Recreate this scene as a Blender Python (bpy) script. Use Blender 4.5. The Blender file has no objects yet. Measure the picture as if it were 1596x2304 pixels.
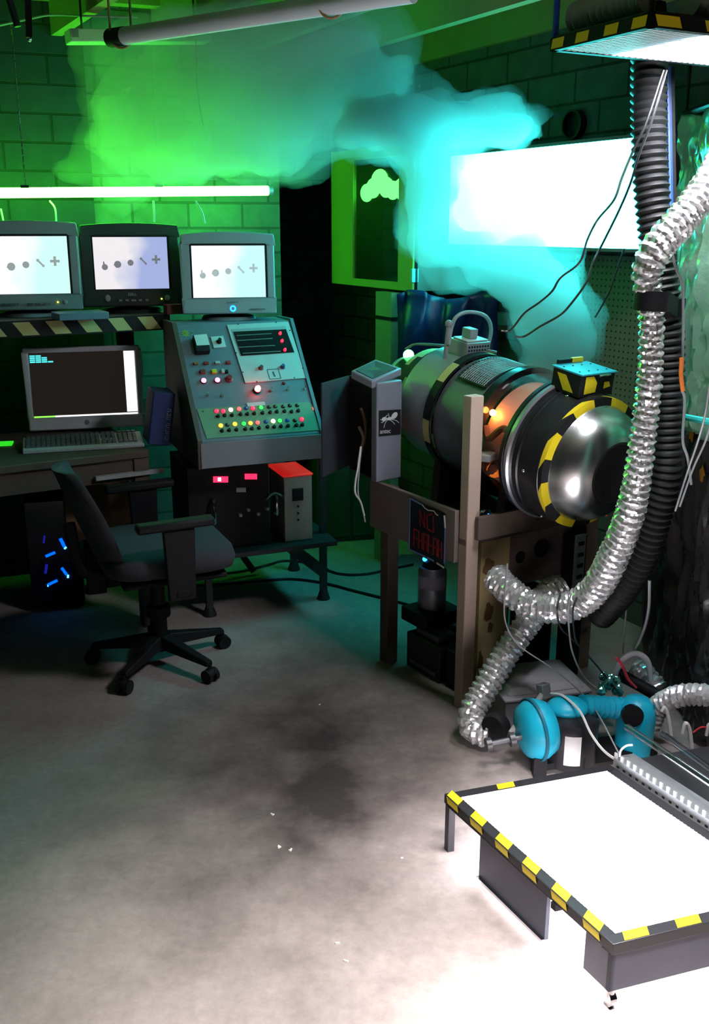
import bpy, bmesh, math, random
from mathutils import Vector, Matrix
random.seed(7)
SC = bpy.context.scene
COL = SC.collection
R = math.radians
PI = math.pi

# ---------------------------------------------------------------- camera
CAM_F, CAM_PITCH, CAM_H = 2200.0, 16.3, 1.62      # focal length in pixels of the 1596 x 2304 frame
cd = bpy.data.cameras.new('camera')
cam = bpy.data.objects.new('camera', cd)
COL.objects.link(cam)
cam.location = (0, 0, CAM_H)
cam.rotation_euler = (R(90 - CAM_PITCH), 0, 0)
cd.sensor_fit = 'VERTICAL'
cd.sensor_height = 36.0
cd.lens = CAM_F / 2304.0 * 36.0
cd.clip_start = 0.05
SC.camera = cam

# ---------------------------------------------------------------- world, exposure, large lights
w = bpy.data.worlds.new('world')
SC.world = w
w.use_nodes = True
w.node_tree.nodes['Background'].inputs[0].default_value = (0.35, 0.42, 0.6, 1)
w.node_tree.nodes['Background'].inputs[1].default_value = 0.014
SC.view_settings.view_transform = 'Standard'
SC.view_settings.look = 'None'
SC.view_settings.exposure = 0.0
SC.view_settings.gamma = 1.0
SC.view_settings.use_curve_mapping = False
SC.cycles.use_denoising = True
SC.cycles.use_adaptive_sampling = True
SC.cycles.adaptive_threshold = 0.03
SC.cycles.adaptive_min_samples = 16
SC.cycles.volume_step_rate = 1.0
SC.cycles.volume_max_steps = 96
SC.cycles.max_bounces = 5
SC.cycles.diffuse_bounces = 2
SC.cycles.glossy_bounces = 3
SC.cycles.transmission_bounces = 4
SC.cycles.volume_bounces = 1
SC.cycles.transparent_max_bounces = 24
SC.cycles.sample_clamp_indirect = 4.0
SC.cycles.caustics_reflective = False
SC.cycles.caustics_refractive = False

GREEN_TUBE = 62.0        # strength of the green fluorescent tube
WINDOW_GLOW = 21.0       # the cyan-white light box on the right wall
CANOPY_GLOW = 105.0       # lamps inside the hanging canopy
TABLE_GLOW = 26.0         # light table

def area_light(name, loc, target, size, power, color, size_y=None):
    l = bpy.data.lights.new(name, 'AREA')
    l.energy = power
    l.color = color
    l.size = size
    if size_y:
        l.shape = 'RECTANGLE'; l.size_y = size_y
    o = bpy.data.objects.new(name, l)
    COL.objects.link(o)
    o.location = loc
    o.rotation_euler = (Vector(target) - Vector(loc)).to_track_quat('-Z', 'Y').to_euler()
    return o
# unseen area lamp added to brighten the near floor, just ahead of the photographer and above the frame
light = area_light('near_floor_fill', (0.58, 1.22, 2.5), (0.50, 1.30, 0.0), 0.5, 48, (1.0, 0.93, 0.92), 0.3)
light.data.spread = R(68)

# ---------------------------------------------------------------- helpers: pixels to places
_c, _s = math.cos(R(CAM_PITCH)), math.sin(R(CAM_PITCH))
def ray(px, py):
    u, v = (px - 798) / CAM_F, (1152 - py) / CAM_F
    return Vector((u, _c + v * _s, -_s + v * _c))
EYE = Vector((0, 0, CAM_H))
def W(px, py, y):
    d = ray(px, py)
    return EYE + d * (y / d.y)
def Zp(px, py, z=0.0):
    d = ray(px, py)
    return EYE + d * ((z - CAM_H) / d.z)
def hit(px, py, p0, n):
    d = ray(px, py); n = Vector(n)
    return EYE + d * ((Vector(p0) - EYE).dot(n) / d.dot(n))

# ---------------------------------------------------------------- helpers: materials
MATS = {}
def pm(name, color, rough=0.6, metal=0.0, var=0.18, scale=9.0, bump=0.0, bscale=60.0, emis=None, strength=0.0, coat=0.0, spec=None, alpha=None):
    m = bpy.data.materials.new(name)
    m.use_nodes = True
    nt = m.node_tree; N = nt.nodes; L = nt.links
    b = N['Principled BSDF']
    tc = N.new('ShaderNodeTexCoord')
    nz = N.new('ShaderNodeTexNoise'); nz.inputs['Scale'].default_value = scale; nz.inputs['Detail'].default_value = 4
    L.new(tc.outputs['Object'], nz.inputs['Vector'])
    mx = N.new('ShaderNodeMix'); mx.data_type = 'RGBA'
    lo = [max(0, c * (1 - var)) for c in color]; hi = [min(1, c * (1 + var)) for c in color]
    mx.inputs[6].default_value = (*lo, 1); mx.inputs[7].default_value = (*hi, 1)
    L.new(nz.outputs['Fac'], mx.inputs[0])
    L.new(mx.outputs[2], b.inputs['Base Color'])
    b.inputs['Roughness'].default_value = rough
    b.inputs['Metallic'].default_value = metal
    if spec is not None: b.inputs['Specular IOR Level'].default_value = spec
    if coat: b.inputs['Coat Weight'].default_value = coat; b.inputs['Coat Roughness'].default_value = 0.1
    if bump:
        n2 = N.new('ShaderNodeTexNoise'); n2.inputs['Scale'].default_value = bscale; n2.inputs['Detail'].default_value = 3
        L.new(tc.outputs['Object'], n2.inputs['Vector'])
        bp = N.new('ShaderNodeBump'); bp.inputs['Strength'].default_value = bump; bp.inputs['Distance'].default_value = 0.01
        L.new(n2.outputs['Fac'], bp.inputs['Height']); L.new(bp.outputs['Normal'], b.inputs['Normal'])
    if emis:
        b.inputs['Emission Color'].default_value = (*emis, 1)
        b.inputs['Emission Strength'].default_value = strength
    MATS[name] = m
    return m

def glass(name, color=(1, 1, 1), rough=0.05, mixf=0.25):
    m = bpy.data.materials.new(name); m.use_nodes = True
    nt = m.node_tree; N = nt.nodes; L = nt.links
    N.remove(N['Principled BSDF'])
    out = N['Material Output']
    t = N.new('ShaderNodeBsdfTransparent'); t.inputs[0].default_value = (*color, 1)
    g = N.new('ShaderNodeBsdfGlossy'); g.inputs['Roughness'].default_value = rough
    f = N.new('ShaderNodeLayerWeight'); f.inputs[0].default_value = mixf
    mx = N.new('ShaderNodeMixShader')
    L.new(f.outputs['Facing'], mx.inputs[0]); L.new(t.outputs[0], mx.inputs[1]); L.new(g.outputs[0], mx.inputs[2])
    L.new(mx.outputs[0], out.inputs[0])
    MATS[name] = m
    return m

# ---------------------------------------------------------------- helpers: meshes
def spline(pts, n=8):
    P = [Vector(p) for p in pts]
    if len(P) < 3: return P
    out = []
    for i in range(len(P) - 1):
        p0 = P[i - 1] if i else P[0] * 2 - P[1]
        p1, p2 = P[i], P[i + 1]
        p3 = P[i + 2] if i + 2 < len(P) else P[-1] * 2 - P[-2]
        for k in range(n):
            t = k / n
            out.append(0.5 * ((2 * p1) + (p2 - p0) * t + (2 * p0 - 5 * p1 + 4 * p2 - p3) * t * t + (3 * p1 - p0 - 3 * p2 + p3) * t ** 3))
    out.append(P[-1])
    return out
def resample(pts, step):
    out = [pts[0].copy()]; acc = 0.0
    for a, b in zip(pts, pts[1:]):
        seg = (b - a).length
        if seg < 1e-9: continue
        d = step - acc
        while d <= seg:
            out.append(a.lerp(b, d / seg)); d += step
        acc = seg - (d - step)
    return out
def basis(axis):
    a = Vector(axis).normalized()
    h = Vector((0, 0, 1)) if abs(a.z) < 0.95 else Vector((1, 0, 0))
    x = h.cross(a).normalized(); y = a.cross(x)
    return x, y, a

class MB:
    def __init__(s):
        s.v = []; s.f = []; s.m = []
    def add(s, vs, fs, m=0):
        o = len(s.v)
        s.v += [Vector(v) for v in vs]
        for f in fs:
            s.f.append([i + o for i in f]); s.m.append(m)
        return s
    def quad(s, a, b, c, d, m=0): return s.add([a, b, c, d], [(0, 1, 2, 3)], m)
    def box(s, c, size, m=0, rot=None):
        x, y, z = [k / 2 for k in size]
        vs = [Vector(p) for p in ((-x, -y, -z), (x, -y, -z), (x, y, -z), (-x, y, -z), (-x, -y, z), (x, -y, z), (x, y, z), (-x, y, z))]
        if rot is not None: vs = [rot @ v for v in vs]
        c = Vector(c)
        return s.add([v + c for v in vs], [(0, 3, 2, 1), (4, 5, 6, 7), (0, 1, 5, 4), (1, 2, 6, 5), (2, 3, 7, 6), (3, 0, 4, 7)], m)
    def span(s, lo, hi, m=0):
        lo, hi = Vector(lo), Vector(hi)
        return s.box((lo + hi) / 2, [abs(k) for k in (hi - lo)], m)
    def bar(s, p0, p1, wd, ht, m=0, up=(0, 0, 1)):
        p0, p1 = Vector(p0), Vector(p1); a = (p1 - p0); ln = a.length; a.normalize()
        upv = Vector(up)
        if abs(a.dot(upv)) > 0.98: upv = Vector((0, 1, 0))
        x = a.cross(upv).normalized(); z = x.cross(a)
        rot = Matrix((x, a, z)).transposed()
        return s.box((p0 + p1) / 2, (wd, ln, ht), m, rot)
    def hexa(s, bot, top, m=0):
        n = len(bot)
        vs = list(bot) + list(top)
        fs = [tuple(range(n))[::-1], tuple(range(n, 2 * n))] + [(i, (i + 1) % n, n + (i + 1) % n, n + i) for i in range(n)]
        return s.add(vs, fs, m)
    def tube(s, pts, r, seg=8, caps=True, m=0):
        P = [Vector(p) for p in pts]; n = len(P)
        rs = r if isinstance(r, (list, tuple)) else [r] * n
        x = None; vs = []
        for i, p in enumerate(P):
            t = (P[min(i + 1, n - 1)] - P[max(i - 1, 0)])
            if t.length < 1e-9: t = Vector((0, 0, 1))
            t.normalize()
            if x is None: x = basis(t)[0]
            x = (x - t * x.dot(t))
            x = x.normalized() if x.length > 1e-6 else basis(t)[0]
            y = t.cross(x)
            for k in range(seg):
                a = 2 * PI * k / seg
                vs.append(p + (x * math.cos(a) + y * math.sin(a)) * rs[i])
        fs = []
        for i in range(n - 1):
            for k in range(seg):
                k2 = (k + 1) % seg
                fs.append((i * seg + k, i * seg + k2, (i + 1) * seg + k2, (i + 1) * seg + k))
        if caps:
            fs.append(tuple(range(seg))[::-1]); fs.append(tuple(range((n - 1) * seg, n * seg)))
        return s.add(vs, fs, m)
    def lathe(s, prof, org=(0, 0, 0), axis=(0, 0, 1), seg=40, m=0, a0=0.0, a1=2 * PI, mfun=None):
        x, y, a = basis(axis); org = Vector(org)
        full = abs(a1 - a0 - 2 * PI) < 1e-6
        nk = seg if full else seg + 1
        vs = []
        for (r, h) in prof:
            for k in range(nk):
                t = a0 + (a1 - a0) * k / seg
                vs.append(org + a * h + (x * math.cos(t) + y * math.sin(t)) * max(r, 1e-5))
        for i in range(len(prof) - 1):
            for k in range(seg):
                k2 = (k + 1) % nk
                mm = mfun(i, k) if mfun else m
                o = i * nk
                s.f.append([len(s.v) + o + k, len(s.v) + o + k2, len(s.v) + o + nk + k2, len(s.v) + o + nk + k]); s.m.append(mm)
        s.v += vs
        return s
    def cyl(s, p0, p1, r, seg=20, m=0):
        p0, p1 = Vector(p0), Vector(p1); h = (p1 - p0).length
        return s.lathe([(0, 0), (r, 0), (r, h), (0, h)], p0, p1 - p0, seg, m)
    def ball(s, c, r, sc=(1, 1, 1), seg=16, m=0, rot=None):
        c = Vector(c); rings = seg // 2; vs = []
        for i in range(rings + 1):
            ph = PI * i / rings
            for k in range(seg):
                t = 2 * PI * k / seg
                v = Vector((math.sin(ph) * math.cos(t) * sc[0], math.sin(ph) * math.sin(t) * sc[1], math.cos(ph) * sc[2])) * r
                if rot is not None: v = rot @ v
                vs.append(c + v)
        fs = [(i * seg + k, (i + 1) * seg + k, (i + 1) * seg + (k + 1) % seg, i * seg + (k + 1) % seg) for i in range(rings) for k in range(seg)]
        return s.add(vs, fs, m)
    def build(s, name, mats, parent=None, bevel=0.0, smooth=35, world=False, solid=0.0):
        if not isinstance(mats, (list, tuple)): mats = [mats]
        vs = [v.copy() for v in s.v]
        org = Vector((0, 0, 0))
        if parent is not None and world:
            inv = wm(parent).inverted(); vs = [inv @ v for v in vs]
        if parent is None:
            xs = [v.x for v in vs]; ys = [v.y for v in vs]; zs = [v.z for v in vs]
            org = Vector(((min(xs) + max(xs)) / 2, (min(ys) + max(ys)) / 2, min(zs)))
            vs = [v - org for v in vs]
        me = bpy.data.meshes.new(name)
        me.from_pydata([tuple(v) for v in vs], [], s.f)
        for mm in mats: me.materials.append(mm)
        me.polygons.foreach_set('material_index', s.m)
        bm = bmesh.new(); bm.from_mesh(me)
        bmesh.ops.remove_doubles(bm, verts=bm.verts, dist=1e-5)
        bmesh.ops.recalc_face_normals(bm, faces=bm.faces)
        bm.to_mesh(me); bm.free()
        if smooth:
            me.polygons.foreach_set('use_smooth', [True] * len(me.polygons))
            me.set_sharp_from_angle(angle=R(smooth))
        me.update()
        o = bpy.data.objects.new(name, me); COL.objects.link(o)
        o.location = org
        if parent is not None: o.parent = parent
        if solid:
            md = o.modifiers.new('thickness', 'SOLIDIFY'); md.thickness = solid
        if bevel:
            md = o.modifiers.new('bevel', 'BEVEL'); md.width = bevel; md.segments = 2; md.limit_method = 'ANGLE'; md.angle_limit = R(40)
        return o
def pieces(mb, name, mats, parent=None, **k):
    # every loose piece of the shape becomes an object of its own
    root = list(range(len(mb.v)))
    def find(i):
        while root[i] != i: root[i] = root[root[i]]; i = root[i]
        return i
    for f in mb.f:
        for i in f[1:]: root[find(i)] = find(f[0])
    grp = {}
    for f, m in zip(mb.f, mb.m): grp.setdefault(find(f[0]), []).append((f, m))
    out = []
    for g in grp.values():
        b = MB(); mp = {}
        for f, m in g:
            for i in f:
                if i not in mp: mp[i] = len(b.v); b.v.append(mb.v[i])
            b.f.append([mp[i] for i in f]); b.m.append(m)
        out.append(b.build(name, mats, parent, **k))
    return out
def wm(o):
    m = o.matrix_basis if o.parent is None else wm(o.parent) @ o.matrix_basis
    return m
def tag(o, label=None, cat=None, group=None, kind=None):
    if label: o['label'] = label
    if cat: o['category'] = cat
    if group: o['group'] = group
    if kind: o['kind'] = kind
    return o
def thing(name, label, cat, loc=(0, 0, 0), rz=0.0, group=None, rot=None):
    o = bpy.data.objects.new(name, None); COL.objects.link(o)
    o.empty_display_size = 0.1
    o.location = loc
    o.rotation_euler = rot if rot else (0, 0, rz)
    return tag(o, label, cat, group)
def struct(name, mb, m, parent=None, **k):
    o = mb.build(name, m, parent, **k)
    if parent is None: o['kind'] = 'structure'
    return o
def cable(name, pts, r, m, label, cat='cable', group=None, seg=6, parent=None):
    o = MB().tube(spline(pts, 8), r, seg).build(name, m, parent, world=True)
    if parent is None: tag(o, label, cat, group)
    return o

# ---------------------------------------------------------------- shared materials
BLACK = pm('black_plastic', (0.011, 0.011, 0.013), 0.6, spec=0.22)
BLACKG = pm('black_gloss', (0.008, 0.008, 0.01), 0.15)
BLACKM = pm('black_metal', (0.02, 0.02, 0.024), 0.35, 0.6)
DARKM = pm('dark_painted_steel', (0.05, 0.055, 0.07), 0.5, 0.2, bump=0.05)
GREY = pm('grey_plastic', (0.30, 0.31, 0.33), 0.5)
LGREY = pm('light_grey_plastic', (0.48, 0.49, 0.5), 0.45)
WHITE = pm('white_paint', (0.75, 0.75, 0.75), 0.45)
YELLOW = pm('yellow_tape', (0.85, 0.66, 0.02), 0.4, var=0.08)
DULLY = pm('faded_yellow_tape', (0.55, 0.5, 0.2), 0.6)
STEEL = pm('brushed_steel', (0.62, 0.62, 0.63), 0.27, 1.0, var=0.05)
GALV = pm('galvanised_steel', (0.32, 0.34, 0.36), 0.5, 0.45, scale=30, bump=0.08)
CHROME = pm('chrome', (0.8, 0.8, 0.82), 0.12, 1.0, var=0.04)
WOOD = pm('raw_timber', (0.30, 0.21, 0.15), 0.7, var=0.3, scale=5, bump=0.15, bscale=40)
DWOOD = pm('dark_timber', (0.085, 0.062, 0.048), 0.7, var=0.35, scale=5, bump=0.15, bscale=40)
PLY = pm('stained_plywood', (0.42, 0.32, 0.15), 0.75, var=0.35, scale=4)
BLUE = pm('blue_plastic', (0.01, 0.50, 0.74), 0.38, var=0.1)
NAVY = pm('navy_blue', (0.01, 0.03, 0.16), 0.6)
RED = pm('red_plastic', (0.5, 0.02, 0.02), 0.45)
FABRIC = pm('grey_fabric', (0.042, 0.044, 0.055), 0.95, bump=0.2, bscale=300)
RUBBER = pm('black_rubber', (0.014, 0.014, 0.016), 0.5, spec=0.3)
WIREB = pm('black_wire', (0.015, 0.015, 0.018), 0.4)
WIREW = pm('white_wire', (0.7, 0.7, 0.72), 0.4)
WIREG = pm('grey_wire', (0.3, 0.31, 0.33), 0.4)
def led(name, col, st): return pm(name, [c * 0.3 for c in col], 0.4, emis=col, strength=st)
LED_R = led('red_lamp', (1.0, 0.02, 0.06), 3.0)
LED_O = led('orange_lamp', (1.0, 0.32, 0.03), 3.2)
LED_W = led('warm_white_lamp', (1.0, 0.75, 0.4), 5.5)
LED_G = led('green_lamp', (0.05, 1.0, 0.12), 1.2)
LED_B = led('blue_lamp', (0.02, 0.25, 1.0), 4.0)
LED_HOT = led('hot_red_lamp', (1.0, 0.035, 0.03), 55.0)
# ================================================================ the room
DW = Vector((0.5, -0.866, 0)); NW = Vector((0.866, 0.5, 0))       # right wall: direction and outward normal
DB = Vector((math.cos(R(20)), math.sin(R(20)), 0)); NB = Vector((-DB.y, DB.x, 0))

def floor_mat():
    m = pm('stained_concrete', (0.3, 0.27, 0.25), 0.75)
    nt = m.node_tree; N = nt.nodes; L = nt.links; b = N['Principled BSDF']
    tc = N.new('ShaderNodeTexCoord')
    def noise(sc, det, rough=0.55):
        n = N.new('ShaderNodeTexNoise'); n.inputs['Scale'].default_value = sc; n.inputs['Detail'].default_value = det
        n.inputs['Roughness'].default_value = rough
        L.new(tc.outputs['Object'], n.inputs['Vector']); return n
    def ramp(src, stops):
        r = N.new('ShaderNodeValToRGB'); e = r.color_ramp.elements
        e[0].position, e[0].color = stops[0]; e[1].position, e[1].color = stops[1]
        L.new(src, r.inputs[0]); return r
    def mul(a, bb):
        x = N.new('ShaderNodeMix'); x.data_type = 'RGBA'; x.blend_type = 'MULTIPLY'; x.inputs[0].default_value = 1
        L.new(a, x.inputs[6]); L.new(bb, x.inputs[7]); return x.outputs[2]
    base = ramp(noise(1.6, 6).outputs['Fac'], [(0.3, (0.34, 0.285, 0.27, 1)), (0.7, (0.41, 0.35, 0.335, 1))])
    fine = ramp(noise(38, 5, 0.7).outputs['Fac'], [(0.3, (0.84, 0.84, 0.84, 1)), (0.7, (1.08, 1.08, 1.08, 1))])
    blot = ramp(noise(5.5, 5).outputs['Fac'], [(0.34, (0.86, 0.85, 0.84, 1)), (0.55, (1, 1, 1, 1))])
    out = mul(mul(base.outputs[0], fine.outputs[0]), blot.outputs[0])
    # the big dark oil stain in the middle of the floor
    cc = N.new('ShaderNodeVectorMath'); cc.operation = 'SUBTRACT'; L.new(tc.outputs['Object'], cc.inputs[0])
    FLOOR_C = (-0.10, 2.70, 0)
    cc.inputs[1].default_value = FLOOR_C
    sc = N.new('ShaderNodeVectorMath'); sc.operation = 'MULTIPLY'; L.new(cc.outputs[0], sc.inputs[0]); sc.inputs[1].default_value = (1.5, 0.9, 1)
    ln = N.new('ShaderNodeVectorMath'); ln.operation = 'LENGTH'; L.new(sc.outputs[0], ln.inputs[0])
    ad = N.new('ShaderNodeMath'); ad.operation = 'MULTIPLY_ADD'; L.new(noise(3.4, 5, 0.65).outputs['Fac'], ad.inputs[0]); ad.inputs[1].default_value = 1.3
    L.new(ln.outputs['Value'], ad.inputs[2])
    st = ramp(ad.outputs[0], [(0.8, (0.10, 0.088, 0.098, 1)), (0.98, (1, 1, 1, 1))])
    st2 = N.new('ShaderNodeMapRange'); st2.inputs[1].default_value = 0.72; st2.inputs[2].default_value = 1.75
    L.new(ad.outputs[0], st2.inputs[0])
    L.new(st2.outputs[0], st.inputs[0]); st.color_ramp.elements[0].position = 0.0; st.color_ramp.elements[1].position = 1.0
    out = mul(out, st.outputs[0])
    L.new(out, b.inputs['Base Color'])
    bp = N.new('ShaderNodeBump'); bp.inputs['Strength'].default_value = 0.25; bp.inputs['Distance'].default_value = 0.004
    L.new(noise(60, 4).outputs['Fac'], bp.inputs['Height']); L.new(bp.outputs['Normal'], b.inputs['Normal'])
    return m

def block_mat(name, d, c1, c2, mortar, bw=0.24, bh=0.118, off=(0, 0)):
    m = bpy.data.materials.new(name); m.use_nodes = True
    nt = m.node_tree; N = nt.nodes; L = nt.links; b = N['Principled BSDF']
    geo = N.new('ShaderNodeNewGeometry')
    dt = N.new('ShaderNodeVectorMath'); dt.operation = 'DOT_PRODUCT'; L.new(geo.outputs['Position'], dt.inputs[0]); dt.inputs[1].default_value = d
    sp = N.new('ShaderNodeSeparateXYZ'); L.new(geo.outputs['Position'], sp.inputs[0])
    cb = N.new('ShaderNodeCombineXYZ')
    a1 = N.new('ShaderNodeMath'); a1.operation = 'ADD'; L.new(dt.outputs['Value'], a1.inputs[0]); a1.inputs[1].default_value = off[0] + 20 * bw
    a2 = N.new('ShaderNodeMath'); a2.operation = 'ADD'; L.new(sp.outputs['Z'], a2.inputs[0]); a2.inputs[1].default_value = off[1]
    L.new(a1.outputs[0], cb.inputs[0]); L.new(a2.outputs[0], cb.inputs[1])
    bk = N.new('ShaderNodeTexBrick')
    bk.inputs['Scale'].default_value = 1.0; bk.inputs['Brick Width'].default_value = bw; bk.inputs['Row Height'].default_value = bh
    bk.inputs['Mortar Size'].default_value = 0.006; bk.inputs['Mortar Smooth'].default_value = 0.3
    bk.inputs['Color1'].default_value = (*c1, 1); bk.inputs['Color2'].default_value = (*c2, 1); bk.inputs['Mortar'].default_value = (*mortar, 1)
    L.new(cb.outputs[0], bk.inputs['Vector'])
    nz = N.new('ShaderNodeTexNoise'); nz.inputs['Scale'].default_value = 14; nz.inputs['Detail'].default_value = 5
    L.new(geo.outputs['Position'], nz.inputs['Vector'])
    mx = N.new('ShaderNodeMix'); mx.data_type = 'RGBA'; mx.blend_type = 'MULTIPLY'; mx.inputs[0].default_value = 0.6
    L.new(bk.outputs['Color'], mx.inputs[6]); L.new(nz.outputs['Fac'], mx.inputs[7])
    L.new(mx.outputs[2], b.inputs['Base Color'])
    b.inputs['Roughness'].default_value = 0.9
    bp = N.new('ShaderNodeBump'); bp.inputs['Strength'].default_value = 0.6; bp.inputs['Distance'].default_value = 0.012; bp.invert = True
    L.new(bk.outputs['Fac'], bp.inputs['Height']); L.new(bp.outputs['Normal'], b.inputs['Normal'])
    return m

FLECK = pm('pale_fleck', (0.75, 0.74, 0.7), 0.7)
CEIL = 2.62
fl = MB().quad((-3.6, -2.5, 0), (3.6, -2.5, 0), (3.6, 7.6, 0), (-3.6, 7.6, 0))
fo = bpy.data.meshes.new('floor'); fo.from_pydata([tuple(v) for v in fl.v], [], fl.f); fo.materials.append(floor_mat())
fo = bpy.data.objects.new('floor', fo); COL.objects.link(fo); fo['kind'] = 'structure'
struct('ceiling', MB().span((-3.6, -2.5, CEIL), (3.6, 7.6, CEIL + 0.05)), pm('ceiling_boards', (0.10, 0.085, 0.06), 0.8, var=0.3, scale=3))

for i, (px, py, s_) in enumerate(((760, 2122, .010), (778, 2162, .009), (612, 1832, .009), (628, 1905, .012), (655, 1912, .011), (720, 1585, .006), (905, 1930, .006))):
    p = Zp(px, py, 0.002); q = MB()
    n_ = 7; q.hexa([p + Vector((s_ * (.5 + .4 * math.sin(k * 2.3 + i)) * math.cos(2 * PI * k / n_), s_ * .7 * (.6 + .4 * math.cos(k * 1.7 + i)) * math.sin(2 * PI * k / n_), -.0018)) for k in range(n_)],
                    [p + Vector((s_ * (.45 + .35 * math.sin(k * 2.3 + i)) * math.cos(2 * PI * k / n_), s_ * .62 * (.6 + .4 * math.cos(k * 1.7 + i)) * math.sin(2 * PI * k / n_), .0018)) for k in range(n_)])
    tag(q.build('debris_fleck', FLECK), 'tiny pale fleck of debris on the open concrete floor', 'debris', 'pale flecks on the concrete floor')
def wall_strip(name, a, d, n, length, mat, th=0.12, z0=0, z1=CEIL):
    a = Vector(a)
    b = a + d * length
    q = [a, b, b + n * th, a + n * th]
    return struct(name, MB().hexa([Vector((p.x, p.y, z0)) for p in q], [Vector((p.x, p.y, z1)) for p in q]), mat, smooth=0)
RW_A = Vector((-0.15, 6.16, 0))
BRICK_R = block_mat('grey_block_right', tuple(DW), (0.13, 0.13, 0.125), (0.155, 0.155, 0.15), (0.05, 0.05, 0.05), 0.30, 0.125, (0, 0.02))
BRICK_B = block_mat('grey_block_back', tuple(DB), (0.17, 0.17, 0.165), (0.15, 0.15, 0.145), (0.09, 0.09, 0.085), 0.26, 0.115)
BRICK_P = block_mat('slate_block_pier', tuple(DB), (0.035, 0.036, 0.08), (0.03, 0.03, 0.065), (0.012, 0.013, 0.016), 0.42, 0.118, (0.1, 0.035))
wall_strip('wall_right', RW_A, DW, NW, 7.6, BRICK_R)
BW_A = Vector((-1.5, 4.55, 0)) - DB * 2.1
wall_strip('wall_back', BW_A, DB, NB, 3.31, BRICK_B)
wall_strip('wall_pier', BW_A - NB * 0.05, DB, NB, 2.1 + 0.33, BRICK_P, 0.05)
wall_strip('wall_recess', Vector((-2.2, 5.6, 0)), DB, NB, 2.3, block_mat('dark_block_recess', tuple(DB), (0.11, 0.11, 0.11), (0.1, 0.1, 0.1), (0.05, 0.05, 0.05)))
wall_strip('wall_left', Vector((-3.5, -2.4, 0)), Vector((0, 1, 0)), Vector((-1, 0, 0)), 6.3, BRICK_B, 0.1)

# joists under the ceiling, parallel to the right wall
JOIST = pm('joist_timber', (0.34, 0.29, 0.11), 0.75, var=0.25, scale=5)
jp = Zp(110, 92, 2.40); jd = DW
for i, k in enumerate((-0.46, 0.0, 0.44, 0.88, 1.32, 1.76)):
    p = jp + NW * k
    a, b = p - jd * (0.18 if k < 0.1 else 0.55), p + jd * 4.5
    struct('trim_%d' % (i + 1), MB().bar((a.x, a.y, 2.51), (b.x, b.y, 2.51), 0.045, 0.22), JOIST)
a = BW_A + DB * 0.9 - NB * 0.09; b = BW_A + DB * 3.3 - NB * 0.09
struct('trim_7', MB().bar((a.x, a.y, 2.575), (b.x, b.y, 2.575), 0.07, 0.09), JOIST)

# ---------------------------------------------------------------- light box on the right wall
def on_wall(px, z, off=0.0):                                       # point on the right wall plane (off = towards the room)
    d = ray(px, 509); d = Vector((d.x, d.y, 0))
    t = (2.951 - off) / (d.dot(NW))
    p = d * t
    return Vector((p.x, p.y, z))
BOXD = .30
wl, wr = on_wall(1006, 0, BOXD), on_wall(1452, 0, BOXD)
WZ0, WZ1 = 1.542, 1.915
lbx = thing('light_box', 'large glaring cyan-white light box mounted on the block wall behind the smoke', 'light box', ((wl.x + wr.x) / 2, (wl.y + wr.y) / 2, WZ0))
def boxq(o0, o1, z0, z1, mb, e0=0.0, e1=0.0):
    p, q = wl - DW * e0, wr + DW * e1
    pts = [p + NW * o0, q + NW * o0, q + NW * o1, p + NW * o1]
    return mb.hexa([Vector((k.x, k.y, z0)) for k in pts], [Vector((k.x, k.y, z1)) for k in pts])
HSG = pm('light_box_housing', (0.12, 0.13, 0.13), 0.6)
hs = MB()
boxq(.004, BOXD - .004, WZ1, WZ1 + .012, hs, .004, .004); boxq(.004, BOXD - .004, WZ0 - .012, WZ0, hs, .004, .004); boxq(BOXD - .02, BOXD - .004, WZ0, WZ1, hs, .004, .004)
for q in (wl - DW * .004, wr - DW * .008):
    pts = [q + NW * .004, q + DW * .012 + NW * .004, q + DW * .012 + NW * (BOXD - .02), q + NW * (BOXD - .02)]
    hs.hexa([Vector((k.x, k.y, WZ0)) for k in pts], [Vector((k.x, k.y, WZ1)) for k in pts])
hs.build('housing', HSG, lbx, world=True)
boxq(.006, .012, WZ0, WZ1, MB()).build('glowing_panel', pm('light_box_panel', (0.2, 0.35, 0.36), 0.4, emis=(0.05, 1.0, 0.98), strength=WINDOW_GLOW), lbx, world=True)

# ---------------------------------------------------------------- the green fluorescent tube over the monitors
TG = pm('green_glow', (0.2, 0.5, 0.2), 0.4, emis=(0.065, 1.0, 0.035), strength=GREEN_TUBE)
t0, t1 = W(-110, 435, 4.22), W(603, 429, 4.62)
tl = thing('fluorescent_light', 'glowing green fluorescent tube hung above the row of monitors', 'light', tuple((t0 + t1) / 2))
MB().tube([t0, t1], 0.021, 14).build('tube', TG, tl, world=True)
td = (t1 - t0).normalized()
for p, q in ((t0, -1), (t1, 1)):
    MB().tube([p + td * q * 0.002, p + td * q * 0.022], 0.019, 14).build('end_cap', tag and pm('tube_cap', (0.7, 0.7, 0.7), 0.4, 0.6), tl, world=True)
for fx in (48, 345):
    k = (fx + 110) / 713.0
    p = t0.lerp(t1, k)
    ch = MB()
    z = p.z + 0.03
    while z < 2.40:
        ch.tube([(p.x, p.y, z), (p.x, p.y, z + 0.024)], 0.003, 6); z += 0.03
    ch.box((p.x, p.y, p.z + 0.024), (0.035, 0.03, 0.012))
    ch.build('hanging_chain', CHROME, tl, world=True)
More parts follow.
